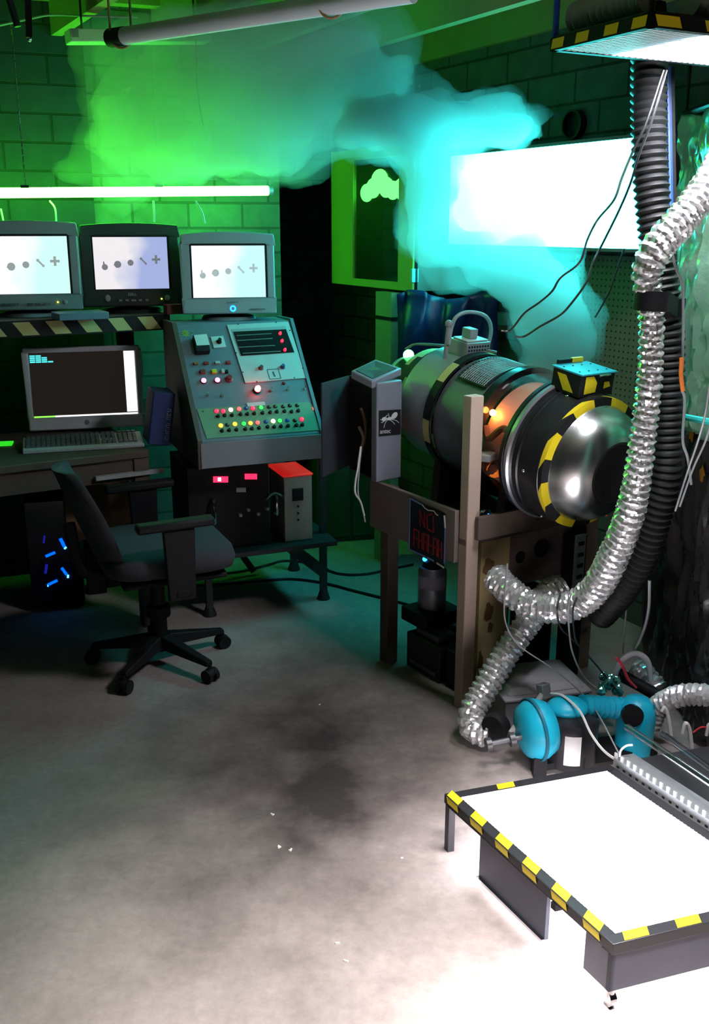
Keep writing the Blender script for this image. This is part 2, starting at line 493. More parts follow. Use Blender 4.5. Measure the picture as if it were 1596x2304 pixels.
for a, b, c in (((2, 470), (8, 500), (10, 520)), ((112, 452), (124, 470), (127, 505)), ((345, 452), (347, 480), (347, 500)), ((440, 452), (455, 478), (461, 502))):
    cable('tube_wire', [W(a[0], a[1], 4.38), W(b[0], b[1], 4.36), W(c[0], c[1], 4.36)], 0.004, WIREW,
          {2: 'short white wire dangling at the far left under the green tube', 112: 'white wire hanging between first and second monitor under the green tube',
           345: 'short white wire hanging straight above the black monitor', 440: 'white wire slanting down left of the third monitor, below the green tube'}[a[0]], 'wire')

# ---------------------------------------------------------------- unlit tube and white fixture under the joists, cords
a, b = W(262, 84, 3.45), W(930, -18, 2.75)
ut = thing('unlit_tube', 'pale unlit fluorescent tube slung diagonally below the joists', 'light', tuple((a + b) / 2))
MB().tube([a, b], 0.027, 16).build('tube', pm('unlit_glass', (0.72, 0.8, 0.86), 0.3), ut, world=True)
d = (b - a).normalized()
MB().tube([a - d * 0.03, a + d * 0.04], 0.029, 16).build('end_cap', BLACK, ut, world=True)
for k in (0.02, 0.77):
    p = a.lerp(b, k); pts = []
    for i in range(9):
        t = PI * (1 + i / 8.0)
        pts.append(p + Vector((math.cos(t) * 0.034, 0, math.sin(t) * 0.034)))
    pts = [Vector((pts[0].x, p.y, 2.41))] + pts + [Vector((pts[-1].x, p.y, 2.41))]
    MB().tube(pts, 0.004, 6).build('hanger_wire', pm('tan_cord', (0.3, 0.17, 0.06), 0.6), ut, world=True)
a, b = W(152, 83, 4.05), W(468, 83, 4.32)
fx = thing('shop_light_fixture', 'short white shop light fixture under the joists at top left', 'light', tuple((a + b) / 2))
MB().bar(a, b, 0.09, 0.046).build('housing', pm('white_enamel', (0.85, 0.85, 0.85), 0.35), fx, world=True, bevel=0.004)
MB().bar(a + Vector((0.03, -0.0465, 0.005)), a + Vector((0.055, -0.0465, 0.005)), 0.006, 0.03).build('bracket', GREY, fx, world=True)
for k in (0.1, 0.9):
    p = a.lerp(b, k); MB().tube([p, (p.x, p.y, 2.52)], 0.004, 6).build('hanger', BLACKM, fx, world=True)
cable('ceiling_cable', [W(0, 57, 4.1), W(60, 44, 4.1), W(115, 34, 4.1), W(200, 36, 4.1), W(310, 39, 4.15)], 0.004, pm('pale_wire', (0.4, 0.6, 0.5), 0.4), 'thin pale cable strung across the joists at top left', 'cable')
cable('dangling_cable', [W(12, -30, 3.6), W(25, 10, 3.6), W(40, 60, 3.6)], 0.012, WIREB, 'thick black cord hanging at the top left edge', 'cable')
c2 = thing('hanging_strap', 'black strap with metal tip hanging from the joists at top left', 'strap', tuple(W(66, 88, 3.7)))
MB().bar(W(62, -40, 3.7), W(66, 84, 3.7), 0.022, 0.004).build('strap_band', BLACK, c2, world=True)
MB().ball(W(66, 88, 3.7), 0.009).build('tip', CHROME, c2, world=True)
cable('haze_wire', [W(441, 90, 4.25), W(443, 180, 4.25), W(448, 230, 4.25), W(458, 285, 4.25)], 0.0025, WIREB, 'thin dark wire hanging down inside the green haze', 'wire')
# ================================================================ desk corner
Y30 = R(30)
def rz(a): return Matrix.Rotation(a, 3, 'Z')
def rx(a): return Matrix.Rotation(a, 3, 'X')

# ---- desk
DZ = 0.76
dp = Zp(335, 1012, DZ)
desk = thing('desk', 'dark wooden desk along the back wall under the monitor shelf', 'desk', (dp.x, dp.y, 0), Y30)
MB().span((-1.25, 0, DZ - 0.03), (0, 0.62, DZ)).build('desk_top', DWOOD, desk, bevel=0.004)
MB().span((-1.25, 0.02, DZ - 0.12), (0, 0.045, DZ - 0.03)).build('apron', DWOOD, desk)
for x, y in ((-0.03, 0.04), (-0.03, 0.58), (-0.80, 0.04), (-1.20, 0.58), (-1.22, 0.04)):
    MB().span((x - 0.03, y - 0.03, 0), (x + 0.03, y + 0.03, DZ - 0.03)).build('leg', DWOOD, desk)
MB().span((-0.28, 0.30, 0.33), (0.0, 0.33, DZ - 0.03)).build('side_panel', pm('brown_panel', (0.16, 0.09, 0.04), 0.7), desk)
MB().span((-0.22, -0.005, DZ - 0.10), (0.06, 0.02, DZ - 0.085)).build('drawer_edge', LGREY, desk)

# ---- raised monitor shelf with hazard strip
SZ = 1.26
sp_ = Zp(372, 707, SZ)
shelf = thing('monitor_shelf', 'raised wooden shelf with faded black and yellow hazard edge carrying two monitors', 'shelf', (sp_.x, sp_.y, 0), Y30)
MB().span((-1.15, 0.004, SZ - 0.03), (0.02, 0.42, SZ)).build('shelf_board', DWOOD, shelf)
st = MB(); n = 16; L0, L1 = -1.15, 0.02; zz0, zz1 = SZ - 0.065, SZ
st.quad((L0, 0, zz0), (L1, 0, zz0), (L1, 0, zz1), (L0, 0, zz1), 0)
x = L1 - 0.09
while x > L0 + 0.1:
    st.quad((x - 0.015, -0.0012, zz0 + 0.006), (x + 0.05, -0.0012, zz0 + 0.006), (x + 0.012, -0.0012, zz1 - 0.006), (x - 0.053, -0.0012, zz1 - 0.006), 1)
    x -= 0.127
st.build('hazard_strip', [BLACK, DULLY], shelf, smooth=0)
MB().span((-0.098, 0.20, DZ), (-0.080, 0.41, SZ - 0.03)).build('upright', DWOOD, shelf)
MB().span((-1.13, 0.02, DZ), (-1.10, 0.40, SZ - 0.03)).build('upright', DWOOD, shelf)

# ---- three cathode ray monitors
def crt(name, label, p, yaw, wd, ht, body, margins, lum, tint, icons_dark, tilt=-4):
    o = thing(name, label, 'monitor', p, 0, 'tube monitors above the desk', rot=(0, 0, yaw))
    ml, mr, mt, mb = margins
    T = rx(R(tilt))
    def tr(mbx):
        mbx.v = [T @ v for v in mbx.v]; return mbx
    b0 = 0.030
    x0, x1 = -wd / 2, wd / 2
    sx0, sx1, sz0, sz1 = x0 + ml * wd, x1 - mr * wd, b0 + mb * ht, b0 + ht - mt * ht
    c = MB()
    top = b0 + ht
    c.hexa([Vector((x0, 0, b0)), Vector((x1, 0, b0)), Vector((x1, 0.055, b0)), Vector((x0, 0.055, b0))],
           [Vector((x0 + .004, 0.006, sz0)), Vector((x1 - .004, 0.006, sz0)), Vector((x1 - .004, 0.055, sz0)), Vector((x0 + .004, 0.055, sz0))])
    # crowned top rail
    nseg = 8; bot = []; crown = []
    for i in range(nseg + 1):
        t = i / nseg; xx = x0 + .004 + (wd - .008) * t
        bot.append((xx, sz1)); crown.append((xx, top + 0.010 * (1 - (2 * t - 1) ** 2)))
    for (a, b_), (d, e) in zip(zip(bot, bot[1:]), zip(crown, crown[1:])):
        c.hexa([Vector((a[0], 0.006, a[1])), Vector((b_[0], 0.006, b_[1])), Vector((b_[0], 0.055, b_[1])), Vector((a[0], 0.055, a[1]))],
               [Vector((d[0], 0.006, d[1])), Vector((e[0], 0.006, e[1])), Vector((e[0], 0.055, e[1])), Vector((d[0], 0.055, d[1]))])
    c.hexa([Vector((x0 + .004, 0.006, sz0)), Vector((sx0, 0.006, sz0)), Vector((sx0, 0.055, sz0)), Vector((x0 + .004, 0.055, sz0))],
           [Vector((x0 + .004, 0.006, sz1)), Vector((sx0, 0.006, sz1)), Vector((sx0, 0.055, sz1)), Vector((x0 + .004, 0.055, sz1))])
    c.hexa([Vector((sx1, 0.006, sz0)), Vector((x1 - .004, 0.006, sz0)), Vector((x1 - .004, 0.055, sz0)), Vector((sx1, 0.055, sz0))],
           [Vector((sx1, 0.006, sz1)), Vector((x1 - .004, 0.006, sz1)), Vector((x1 - .004, 0.055, sz1)), Vector((sx1, 0.055, sz1))])
    tr(c).build('bezel', body, o, bevel=0.006, smooth=50)
    r_ = MB().hexa([Vector((x0 + .008, 0.055, b0 + .004)), Vector((x1 - .008, 0.055, b0 + .004)), Vector((wd * .28, 0.34, b0 + .03)), Vector((-wd * .28, 0.34, b0 + .03))],
                   [Vector((x0 + .008, 0.055, top - .002)), Vector((x1 - .008, 0.055, top - .002)), Vector((wd * .28, 0.34, b0 + ht * .72)), Vector((-wd * .28, 0.34, b0 + ht * .72))])
    tr(r_).build('rear_housing', body, o, bevel=0.012)
    MB().lathe([(0, 0), (wd * .30, 0), (wd * .28, 0.012), (wd * .12, 0.02), (wd * .12, 0.034), (0, 0.034)], (0, 0.14, 0), (0, 0, 1), 28).build('stand', body, o)
    fr = MB()
    for a, b_ in (((sx0 - .0, sz0), (sx1, sz0)), ((sx0, sz1), (sx1, sz1))):
        fr.span((a[0], 0.0065, a[1] - .004), (b_[0], 0.02, b_[1] + .004))
    for xx in (sx0, sx1):
        fr.span((xx - .004, 0.0065, sz0), (xx + .004, 0.02, sz1))
    tr(fr).build('screen_surround', BLACK, o)
    # screen: a gently curved glowing face
    sc = MB(); NX = 12; vs = []; fs = []
    for j in range(NX + 1):
        for i in range(NX + 1):
            u, v = i / NX, j / NX
            bul = 0.008 * (1 - (2 * u - 1) ** 2) * (1 - (2 * v - 1) ** 2)
            vs.append((sx0 + (sx1 - sx0) * u, 0.019 - bul, sz0 + (sz1 - sz0) * v))
    for j in range(NX):
        for i in range(NX):
            fs.append((j * (NX + 1) + i, j * (NX + 1) + i + 1, (j + 1) * (NX + 1) + i + 1, (j + 1) * (NX + 1) + i))
    sc.add(vs, fs)
    m = bpy.data.materials.new('screen_picture'); m.use_nodes = True
    nt = m.node_tree; N = nt.nodes; L = nt.links; b = N['Principled BSDF']
    b.inputs['Base Color'].default_value = (0.02, 0.02, 0.02, 1); b.inputs['Roughness'].default_value = 0.15
    tc = N.new('ShaderNodeTexCoord'); nz = N.new('ShaderNodeTexNoise'); nz.inputs['Scale'].default_value = 5.5; nz.inputs['Detail'].default_value = 2
    L.new(tc.outputs['Object'], nz.inputs['Vector'])
    sp = N.new('ShaderNodeSeparateXYZ'); L.new(tc.outputs['Generated'], sp.inputs[0])
    ad = N.new('ShaderNodeMath'); ad.operation = 'MULTIPLY_ADD'; L.new(sp.outputs[0], ad.inputs[0]); ad.inputs[1].default_value = 0.75; L.new(nz.outputs['Fac'], ad.inputs[2])
    rp = N.new('ShaderNodeValToRGB'); e = rp.color_ramp.elements
    e[0].position, e[0].color = 0.70, (1.0, 0.95, 0.98, 1); e[1].position, e[1].color = 1.15, (*tint, 1)
    L.new(ad.outputs[0], rp.inputs[0]); L.new(rp.outputs[0], b.inputs['Emission Color'])
    b.inputs['Emission Strength'].default_value = lum
    so = tr(sc).build('screen', m, o)
    ic = pm('screen_icon_' + name, icons_dark, 0.4, emis=icons_dark, strength=0.6)
    W_, H_ = sx1 - sx0, sz1 - sz0
    yy = 0.0095
    for k in range(5):
        cx = sx0 + W_ * (0.15 + 0.17 * k); cz = sz0 + H_ * (0.455 + 0.028 * k); s = W_ * 0.047
        g = MB()
        def disc(x, z, r, sc_=1.0):
            pts = [(x + r * math.cos(2 * PI * i / 16), yy, z + r * sc_ * math.sin(2 * PI * i / 16)) for i in range(16)]
            g.add(pts, [tuple(range(16))])
        if k == 0: disc(cx, cz - s * .3, s * .85); g.quad((cx - s * .5, yy, cz), (cx + s * .1, yy, cz), (cx - s * .1, yy, cz + s * 1.3), (cx - s * .4, yy, cz + s * 1.2))
        elif k == 1: disc(cx, cz, s); g.quad((cx - s * 1.1, yy - .0004, cz - s * .3), (cx + s * .3, yy - .0004, cz - s * .5), (cx + s * .3, yy - .0004, cz - s * .2), (cx - s * 1.1, yy - .0004, cz))
        elif k == 2: disc(cx, cz, s * .85)
        elif k == 3:
            g.quad((cx - s * .75, yy, cz + s * .5), (cx - s * .45, yy, cz + s * .8), (cx + s * .8, yy, cz - s * .55), (cx + s * .5, yy, cz - s * .85)); disc(cx - s * .6, cz + s * .65, s * .38); disc(cx + s * .65, cz - s * .7, s * .34)
        else:
            g.quad((cx - s * 1.2, yy, cz - s * .32), (cx + s * 1.2, yy, cz - s * .32), (cx + s * 1.2, yy, cz + s * .32), (cx - s * 1.2, yy, cz + s * .32))
            g.quad((cx - s * .32, yy - .0004, cz - s * 1.2), (cx + s * .32, yy - .0004, cz - s * 1.2), (cx + s * .32, yy - .0004, cz + s * 1.2), (cx - s * .32, yy - .0004, cz + s * 1.2))
        tr(g).build('screen_icon', ic, so, smooth=0)
    return o, tr, (x0, x1, b0, sz0)

def glyphs(mb, x, z, n, h, wdt, y=-0.002, seed=1):
    rn = random.Random(seed)
    for i in range(n):
        xx = x + i * wdt
        mb.span((xx, y, z), (xx + wdt * .22, y + .0015, z + h))
        if rn.random() < .75: mb.span((xx, y, z + h * .8), (xx + wdt * .75, y + .0015, z + h))
        if rn.random() < .6: mb.span((xx + wdt * .55, y, z), (xx + wdt * .75, y + .0015, z + h))
        if rn.random() < .5: mb.span((xx, y, z), (xx + wdt * .75, y + .0015, z + h * .2))
    return mb

CRTG = pm('putty_plastic', (0.33, 0.36, 0.38), 0.5, var=0.05)
CRTD = pm('charcoal_plastic', (0.035, 0.04, 0.04), 0.45, var=0.05)
pA = Zp(70, 714, SZ + 0.001); pB = Zp(303, 705, SZ + 0.001); CTOP = 1.235; pC = Zp(519, 722, CTOP + 0.001)
YEL_LED = led('yellow_green_led', (0.7, 1.0, 0.1), 3.0)
mo, tr, (x0, x1, b0, s0) = crt('tube_monitor', 'grey tube monitor at the far left of the shelf, cut by the picture edge', (pA.x, pA.y, SZ), R(14), 0.42, 0.345, CRTG, (.10, .10, .14, .17), 1.05, (0.62, 0.95, 0.92), (0.42, 0.45, 0.45))
tr(glyphs(MB(), x0 + .10, b0 + .018, 7, .010, .010, -.0035, 3)).build('badge', pm('badge_grey', (0.08, 0.1, 0.1), 0.5), mo)
tr(glyphs(MB(), x0 + .20, b0 + .018, 9, .010, .010, -.0035, 4)).build('badge', MATS['badge_grey'], mo)
tr(MB().ball((x1 - .10, 0, b0 + .03), .0035)).build('power_led', YEL_LED, mo)
tr(MB().ball((x1 - .07, 0, b0 + .03), .009, (1, .3, 1))).build('power_button', LGREY, mo)
mo, tr, (x0, x1, b0, s0) = crt('tube_monitor', 'black tube monitor in the middle of the three, lavender lit screen', (pB.x, pB.y, SZ), R(14), 0.415, 0.335, CRTD, (.12, .12, .13, .20), 0.9, (0.42, 0.5, 0.85), (0.25, 0.25, 0.3))
def text_obj(s, size, parent, loc, mat, rot=(PI / 2, 0, 0), name='lettering', align='CENTER'):
    cu = bpy.data.curves.new(name, 'FONT'); cu.body = s; cu.size = size; cu.align_x = align; cu.extrude = 0.0006
    t = bpy.data.objects.new('t', cu); COL.objects.link(t)
    dg = bpy.context.evaluated_depsgraph_get(); me = bpy.data.meshes.new_from_object(t.evaluated_get(dg))
    bpy.data.objects.remove(t); me.name = name
    me.materials.clear(); me.materials.append(mat)
    o = bpy.data.objects.new(name, me); COL.objects.link(o); o.location = loc; o.rotation_euler = rot
    if parent: o.parent = parent
    return o
PALE = pm('pale_lettering', (0.55, 0.6, 0.62), 0.5)
text_obj('DELL', 0.016, mo, (-.005, -.004, b0 + .046), PALE)
bt = MB()
for k in range(5): bt.box((-.055 + .0275 * k, -.001, b0 + .026), (.014 if k != 2 else .02, .006, .008))
tr(bt).build('control_buttons', GREY, mo)
tr(MB().ball((x0 + .10, -.001, b0 + .036), .012, (1, .3, 1.2))).build('round_badge', GREY, mo)
tr(MB().ball((x1 - .09, -.001, b0 + .03), .0035)).build('power_led', YEL_LED, mo)
tr(MB().ball((x1 - .065, -.001, b0 + .034), .011, (1, .3, 1.1))).build('power_button', LGREY, mo)
mo, tr, (x0, x1, b0, s0) = crt('tube_monitor', 'light grey tube monitor standing on the control console, blue ring on its chin', (pC.x, pC.y, CTOP), R(10), 0.395, 0.325, CRTG, (.11, .10, .13, .19), 1.1, (0.55, 0.9, 0.95), (0.5, 0.5, 0.52))
tr(MB().lathe([(.0065, 0), (.0115, -.003), (.0135, 0), (.0065, 0)], (.012, -.001, b0 + .022), (0, -1, 0), 20)).build('power_ring', led('blue_ring', (0.03, 0.35, 1.0), 2.5), mo)
tr(glyphs(MB(), -.012, b0 + .045, 6, .005, .008, -.003, 8)).build('badge', MATS['badge_grey'], mo)
tr(glyphs(MB(), .085, b0 + .016, 10, .005, .0065, -.003, 9)).build('badge', MATS['badge_grey'], mo)

# ---- small things on the shelf
def simple(name, label, cat, mb, mats, **k):
    return tag(mb.build(name, mats, **k), label, cat)
q = W(180, 706, 4.02)
simple('flat_box', 'low flat box on the shelf between the first and second monitor', 'box', MB().box((q.x, q.y, SZ + .014), (.20, .13, .028), 0, rz(Y30)), pm('box_cyan', (0.08, 0.18, 0.25), 0.5), bevel=.003)
q = W(392, 690, 4.22)
simple('small_red_box', 'small dark red box right of the black monitor', 'box', MB().box((q.x - .01, q.y + .03, SZ + .02), (.07, .05, .04), 0, rz(Y30)), pm('dark_red', (0.18, 0.04, 0.03), 0.6))

# ---- flat computer with white frame, keyboard
lp = Zp(192, 958, DZ + .03)
lcd = thing('flat_monitor', 'wide flat monitor with pale silver frame and dark screen on the desk', 'monitor', (lp.x, lp.y + .03, DZ), R(14))
lw, lh = .485, .355; T = rx(R(-5))
def trl(mbx): mbx.v = [T @ v for v in mbx.v]; return mbx
SIL = pm('silver_frame', (0.75, 0.77, 0.85), 0.35, var=0.05)
f = MB(); z0 = .01
f.span((-lw / 2, 0, z0), (lw / 2, .035, z0 + .055)); f.span((-lw / 2, 0, z0 + lh - .022), (lw / 2, .035, z0 + lh))
f.span((-lw / 2, 0, z0 + .055), (-lw / 2 + .022, .035, z0 + lh - .022)); f.span((lw / 2 - .022, 0, z0 + .055), (lw / 2, .035, z0 + lh - .022))
trl(f).build('frame', SIL, lcd, bevel=.006)
trl(MB().span((-lw / 2 + .01, .02, z0 + .01), (lw / 2 - .01, .05, z0 + lh - .01))).build('back_shell', SIL, lcd)
sx, sz0_, sz1_ = lw / 2 - .022, z0 + .055, z0 + lh - .022
sc = trl(MB().quad((-sx, .012, sz0_), (sx, .012, sz0_), (sx, .012, sz1_), (-sx, .012, sz1_))).build('screen', pm('dark_screen', (0.01, 0.01, 0.01), 0.12, emis=(0.014, 0.011, 0.009), strength=1.0), lcd)
WH = led('white_screen_area', (1.0, 0.97, 0.95), 1.5)
trl(MB().quad((sx - .046, .0105, sz0_ + .012), (sx - .001, .0105, sz0_ + .012), (sx - .001, .0105, sz1_ - .002), (sx - .046, .0105, sz1_ - .002))).build('scroll_panel', WH, sc)
trl(MB().quad((-sx + .09, .0105, sz0_ + .001), (sx - .001, .0105, sz0_ + .001), (sx - .001, .0105, sz0_ + .008), (-sx + .09, .0105, sz0_ + .008))).build('task_bar', WH, sc)
trl(MB().quad((-sx + .002, .0105, sz0_ + .001), (-sx + .09, .0105, sz0_ + .001), (-sx + .09, .0105, sz0_ + .008), (-sx + .002, .0105, sz0_ + .008))).build('start_area', led('green_bar', (0.3, 1.0, 0.1), 1.2), sc)
g = MB()
for i in range(4):
    ln = .045 + .016 * i
    z = sz1_ - .010 - i * .0085
    x = -sx + .004
    while x < -sx + ln:
        g.quad((x, .0105, z - .0065), (x + .022, .0105, z - .0065), (x + .022, .0105, z), (x, .0105, z)); x += .0245
trl(g).build('cyan_icons', led('cyan_text', (0.1, 0.9, 0.9), 1.0), sc)
MB().span((-.09, .03, 0), (.09, .19, .012)).build('stand', SIL, lcd, bevel=.003)
MB().hexa([Vector((-.06, .05, .01)), Vector((.06, .05, .01)), Vector((.06, .12, .01)), Vector((-.06, .12, .01))], [Vector((-.05, .03, .12)), Vector((.05, .03, .12)), Vector((.05, .06, .12)), Vector((-.05, .06, .12))]).build('neck', SIL, lcd)
tr2 = trl(MB().lathe([(0, 0), (.011, 0), (.011, .001)], (0, 0, z0 + .030), (0, -1, 0), 20)); tr2.build('round_logo', LGREY, lcd)

kp = Zp(190, 1003, DZ + .02)
kb = thing('keyboard', 'full size pale keyboard in front of the flat monitor', 'keyboard', (kp.x, kp.y, DZ), R(17))
MB().hexa([Vector((-.235, 0, 0)), Vector((.235, 0, 0)), Vector((.235, .165, 0)), Vector((-.235, .165, 0))], [Vector((-.235, 0, .014)), Vector((.235, 0, .014)), Vector((.235, .165, .034)), Vector((-.235, .165, .034))]).build('body', pm('keyboard_shell', (0.5, 0.54, 0.56), 0.5), kb, bevel=.003)
ks = MB()
for r_ in range(6):
    y = .028 + r_ * .0215 + (.006 if r_ == 5 else 0); z = .014 + y * .121
    for (xa, n) in ((-.222, 15), (.072, 3), (.137, 4)):
        for i in range(n):
            if r_ in (2,) and xa == .072: continue
            x = xa + i * .0192
            ks.hexa([Vector((x, y, z)), Vector((x + .0175, y, z)), Vector((x + .0175, y + .0185, z + .002)), Vector((x, y + .0185, z + .002))],
                    [Vector((x + .002, y + .002, z + .009)), Vector((x + .0155, y + .002, z + .009)), Vector((x + .0155, y + .0165, z + .011)), Vector((x + .002, y + .0165, z + .011))])
tag(ks.build('keys', pm('dark_keys', (0.10, 0.12, 0.125), 0.5), kb, smooth=0), kind='stuff')

# ---- blue binder leaning beside the console, card painted as lit green
bp_ = Zp(362, 1008, DZ)
bk = thing('binder', 'dark blue binder leaning at the right end of the desk, pale lettering down its spine', 'binder', (bp_.x - .004, bp_.y + .02, DZ + .006), 0, rot=(0, R(9), R(20)))
MB().span((-.05, 0, 0), (.038, .16, .215)).build('cover', NAVY, bk, bevel=.004)
g = MB()
rn = random.Random(5)
for i in range(8):
    z = .025 + i * .0165
    g.span((.012, -.0012, z), (.028, .0005, z + .003))
    if i % 3 != 1: g.span((.012, -.0012, z), (.016, .0005, z + .012))
    if rn.random() < .7: g.span((.024, -.0012, z), (.028, .0005, z + .012))
    if i % 2: g.span((.012, -.0012, z + .009), (.028, .0005, z + .012))
g.build('spine_lettering', pm('faded_white', (0.35, 0.4, 0.5), 0.6), bk, smooth=0)
q = Zp(2, 1000, DZ + .002)
simple('painted_lit_card', 'card with painted green light lying on the desk at the left picture edge', 'card', MB().box((q.x - .02, q.y, DZ + .004), (.13, .07, .006), 0, rz(R(12))), pm('painted_green_light', (0.08, 0.85, 0.05), 0.5, emis=(0.03, 0.8, 0.02), strength=0.9))  # green light on the card is put into its colour and glow

# ---- computer tower under the desk with blue lights
tp = W(135, 1335, 4.02)
tw = thing('computer_tower', 'black computer tower with blue fan lights under the desk', 'computer', (tp.x, 4.0, 0), R(16))
zt = .50
MB().span((-.11, 0.012, .02), (.11, .46, zt)).build('case', BLACK, tw, bevel=.004)
MB().span((-.11, 0, .02), (.11, .012, zt)).build('front_panel', pm('smoked_plastic', (0.01, 0.01, 0.02), 0.1), tw, bevel=.004)
for sx_ in (-.09, .09):
    for sy in (.05, .40): MB().cyl((sx_, sy, 0), (sx_, sy, .02), .014, 12).build('foot', RUBBER, tw)
BL1 = led('blue_fan_light', (0.0, 0.10, 1.0), 2.0); BL2 = led('bright_blue_tip', (0.05, 0.5, 1.0), 8.0)
for (a, b_, mm, rr) in (((100, 1205), (98, 1222), 'd', .004), ((136, 1212), (145, 1230), 'm', .007), ((146, 1232), (148, 1234), 'b', .006), ((103, 1252), (124, 1243), 'm', .006),
                        ((105, 1270), (102, 1290), 'd', .006), ((139, 1278), (150, 1293), 'm', .006), ((151, 1297), (155, 1297), 'b', .007), ((108, 1316), (129, 1306), 'm', .006), ((107, 1317), (109, 1317), 'b', .006)):
    fp = Vector((tp.x, 4.0, 0)) - Vector((-math.sin(R(16)), math.cos(R(16)), 0)) * 0.004; nn = (-math.sin(R(16)), math.cos(R(16)), 0)
    MB().tube([hit(a[0], a[1], fp, nn), hit(b_[0], b_[1], fp, nn)], rr, 8).build('fan_light', {'d': led('dim_blue', (0.02, 0.02, 0.6), 0.4), 'm': BL1, 'b': BL2}[mm], tw, world=True)
q = W(212, 1223, 4.2)
sb = thing('power_strip', 'small dark box with a red pilot light under the desk', 'power strip', (q.x, q.y, 0), R(20))
MB().span((-.04, 0, 0), (.04, .1, q.z + .04)).build('body', BLACK, sb)
MB().ball((0, -.002, q.z), .006).build('pilot_light', led('small_red', (0.9, 0.0, 0.05), 1.2), sb)

# ---- office chair
ch = thing('office_chair', 'grey fabric swivel office chair with armrests at the desk', 'chair', (-.745, 3.46, 0), R(-66))
def pad(w0, d0, h0, n=2):
    m = MB().box((0, 0, 0), (w0, d0, h0)); return m
seat = MB(); rings = []
def blob(mb, cx, cy, cz, w0, d0, h0, p=4.0, nu=28, nv=8, curve=0):
    vs = []; fs = []
    for j in range(nv + 1):
        ph = -PI / 2 + PI * j / nv
        rr = abs(math.cos(ph)) ** (2 / p * 1.0); hz = math.copysign(abs(math.sin(ph)) ** (2 / p), math.sin(ph))
        for i in range(nu):
            t = 2 * PI * i / nu
            x = math.copysign(abs(math.cos(t)) ** (2 / p), math.cos(t)) * rr; y = math.copysign(abs(math.sin(t)) ** (2 / p), math.sin(t)) * rr
            vs.append((cx + x * w0 / 2, cy + y * d0 / 2, cz + hz * h0 / 2 + curve * x * x))
    for j in range(nv):
        for i in range(nu):
            fs.append((j * nu + i, j * nu + (i + 1) % nu, (j + 1) * nu + (i + 1) % nu, (j + 1) * nu + i))
    mb.add(vs, fs); return mb
blob(seat, 0, .03, .455, .50, .48, .10, 4.5, curve=.012).build('seat', FABRIC, ch, smooth=60)
MB().span((-.20, -.16, .385), (.20, .22, .41)).build('seat_pan', BLACK, ch, bevel=.01)
bk_ = MB(); vs = []; fs = []; NU, NV = 10, 12
prof = []
for j in range(NV + 1):
    t = j / NV
    z = .46 + .345 * t; y = -.205 - .125 * t ** 1.25
    hw = .215 * (1 - max(0, (t - .75) / .25) ** 2 * .45) * (1 - max(0, (.2 - t) / .2) ** 2 * .3)
    prof.append((z, y, hw, .028 + .022 * math.sin(PI * min(1, t * 1.05))))
for j, (z, y, hw, th) in enumerate(prof):
    row = []
    for i in range(NU + 1):
        u = -1 + 2 * i / NU; row.append((u * hw, y + .05 * u * u + th * (1 - .5 * u ** 4) * .5, z))
    for i in range(NU, -1, -1):
        u = -1 + 2 * i / NU; row.append((u * hw, y + .05 * u * u - th * (1 - .5 * u ** 4) * .5, z))
    vs += row
K = 2 * (NU + 1)
for j in range(NV):
    for i in range(K): fs.append((j * K + i, j * K + (i + 1) % K, (j + 1) * K + (i + 1) % K, (j + 1) * K + i))
fs.append(tuple(range(K))[::-1]); fs.append(tuple(range(NV * K, NV * K + K)))
bk_.add(vs, fs).build('backrest', FABRIC, ch, smooth=70)
MB().tube(spline([(0, -.05, .39), (0, -.24, .40), (0, -.285, .48), (0, -.30, .60)], 6), .022, 10).build('back_bracket', BLACK, ch)
MB().lathe([(.0, .06), (.03, .06), (.03, .20), (.045, .20), (.045, .24), (.028, .25), (.028, .385), (0, .385)], (0, 0, 0), (0, 0, 1), 20).build('gas_lift', BLACK, ch)
for sx_ in (-1, 1):
    arm = MB().bar((sx_ * .285, -.12, .635), (sx_ * .285, .15, .64), .055, .032); arm.build('armrest', BLACK, ch, bevel=.01)
    MB().hexa([Vector((sx_ * .285 - .012, -.02, .36)), Vector((sx_ * .285 + .012, -.02, .36)), Vector((sx_ * .285 + .012, .075, .36)), Vector((sx_ * .285 - .012, .075, .36))],
              [Vector((sx_ * .285 - .015, -.03, .62)), Vector((sx_ * .285 + .015, -.03, .62)), Vector((sx_ * .285 + .015, .08, .62)), Vector((sx_ * .285 - .015, .08, .62))]).bar((sx_ * .14, .03, .385), (sx_ * .30, .03, .385), .05, .025).build('arm_post', BLACK, ch, bevel=.004)
MB().ball((-.14, -.02, .335), .022, (1.2, .6, .8)).build('tag', pm('paper_tag', (0.6, 0.6, 0.62), 0.7), ch)
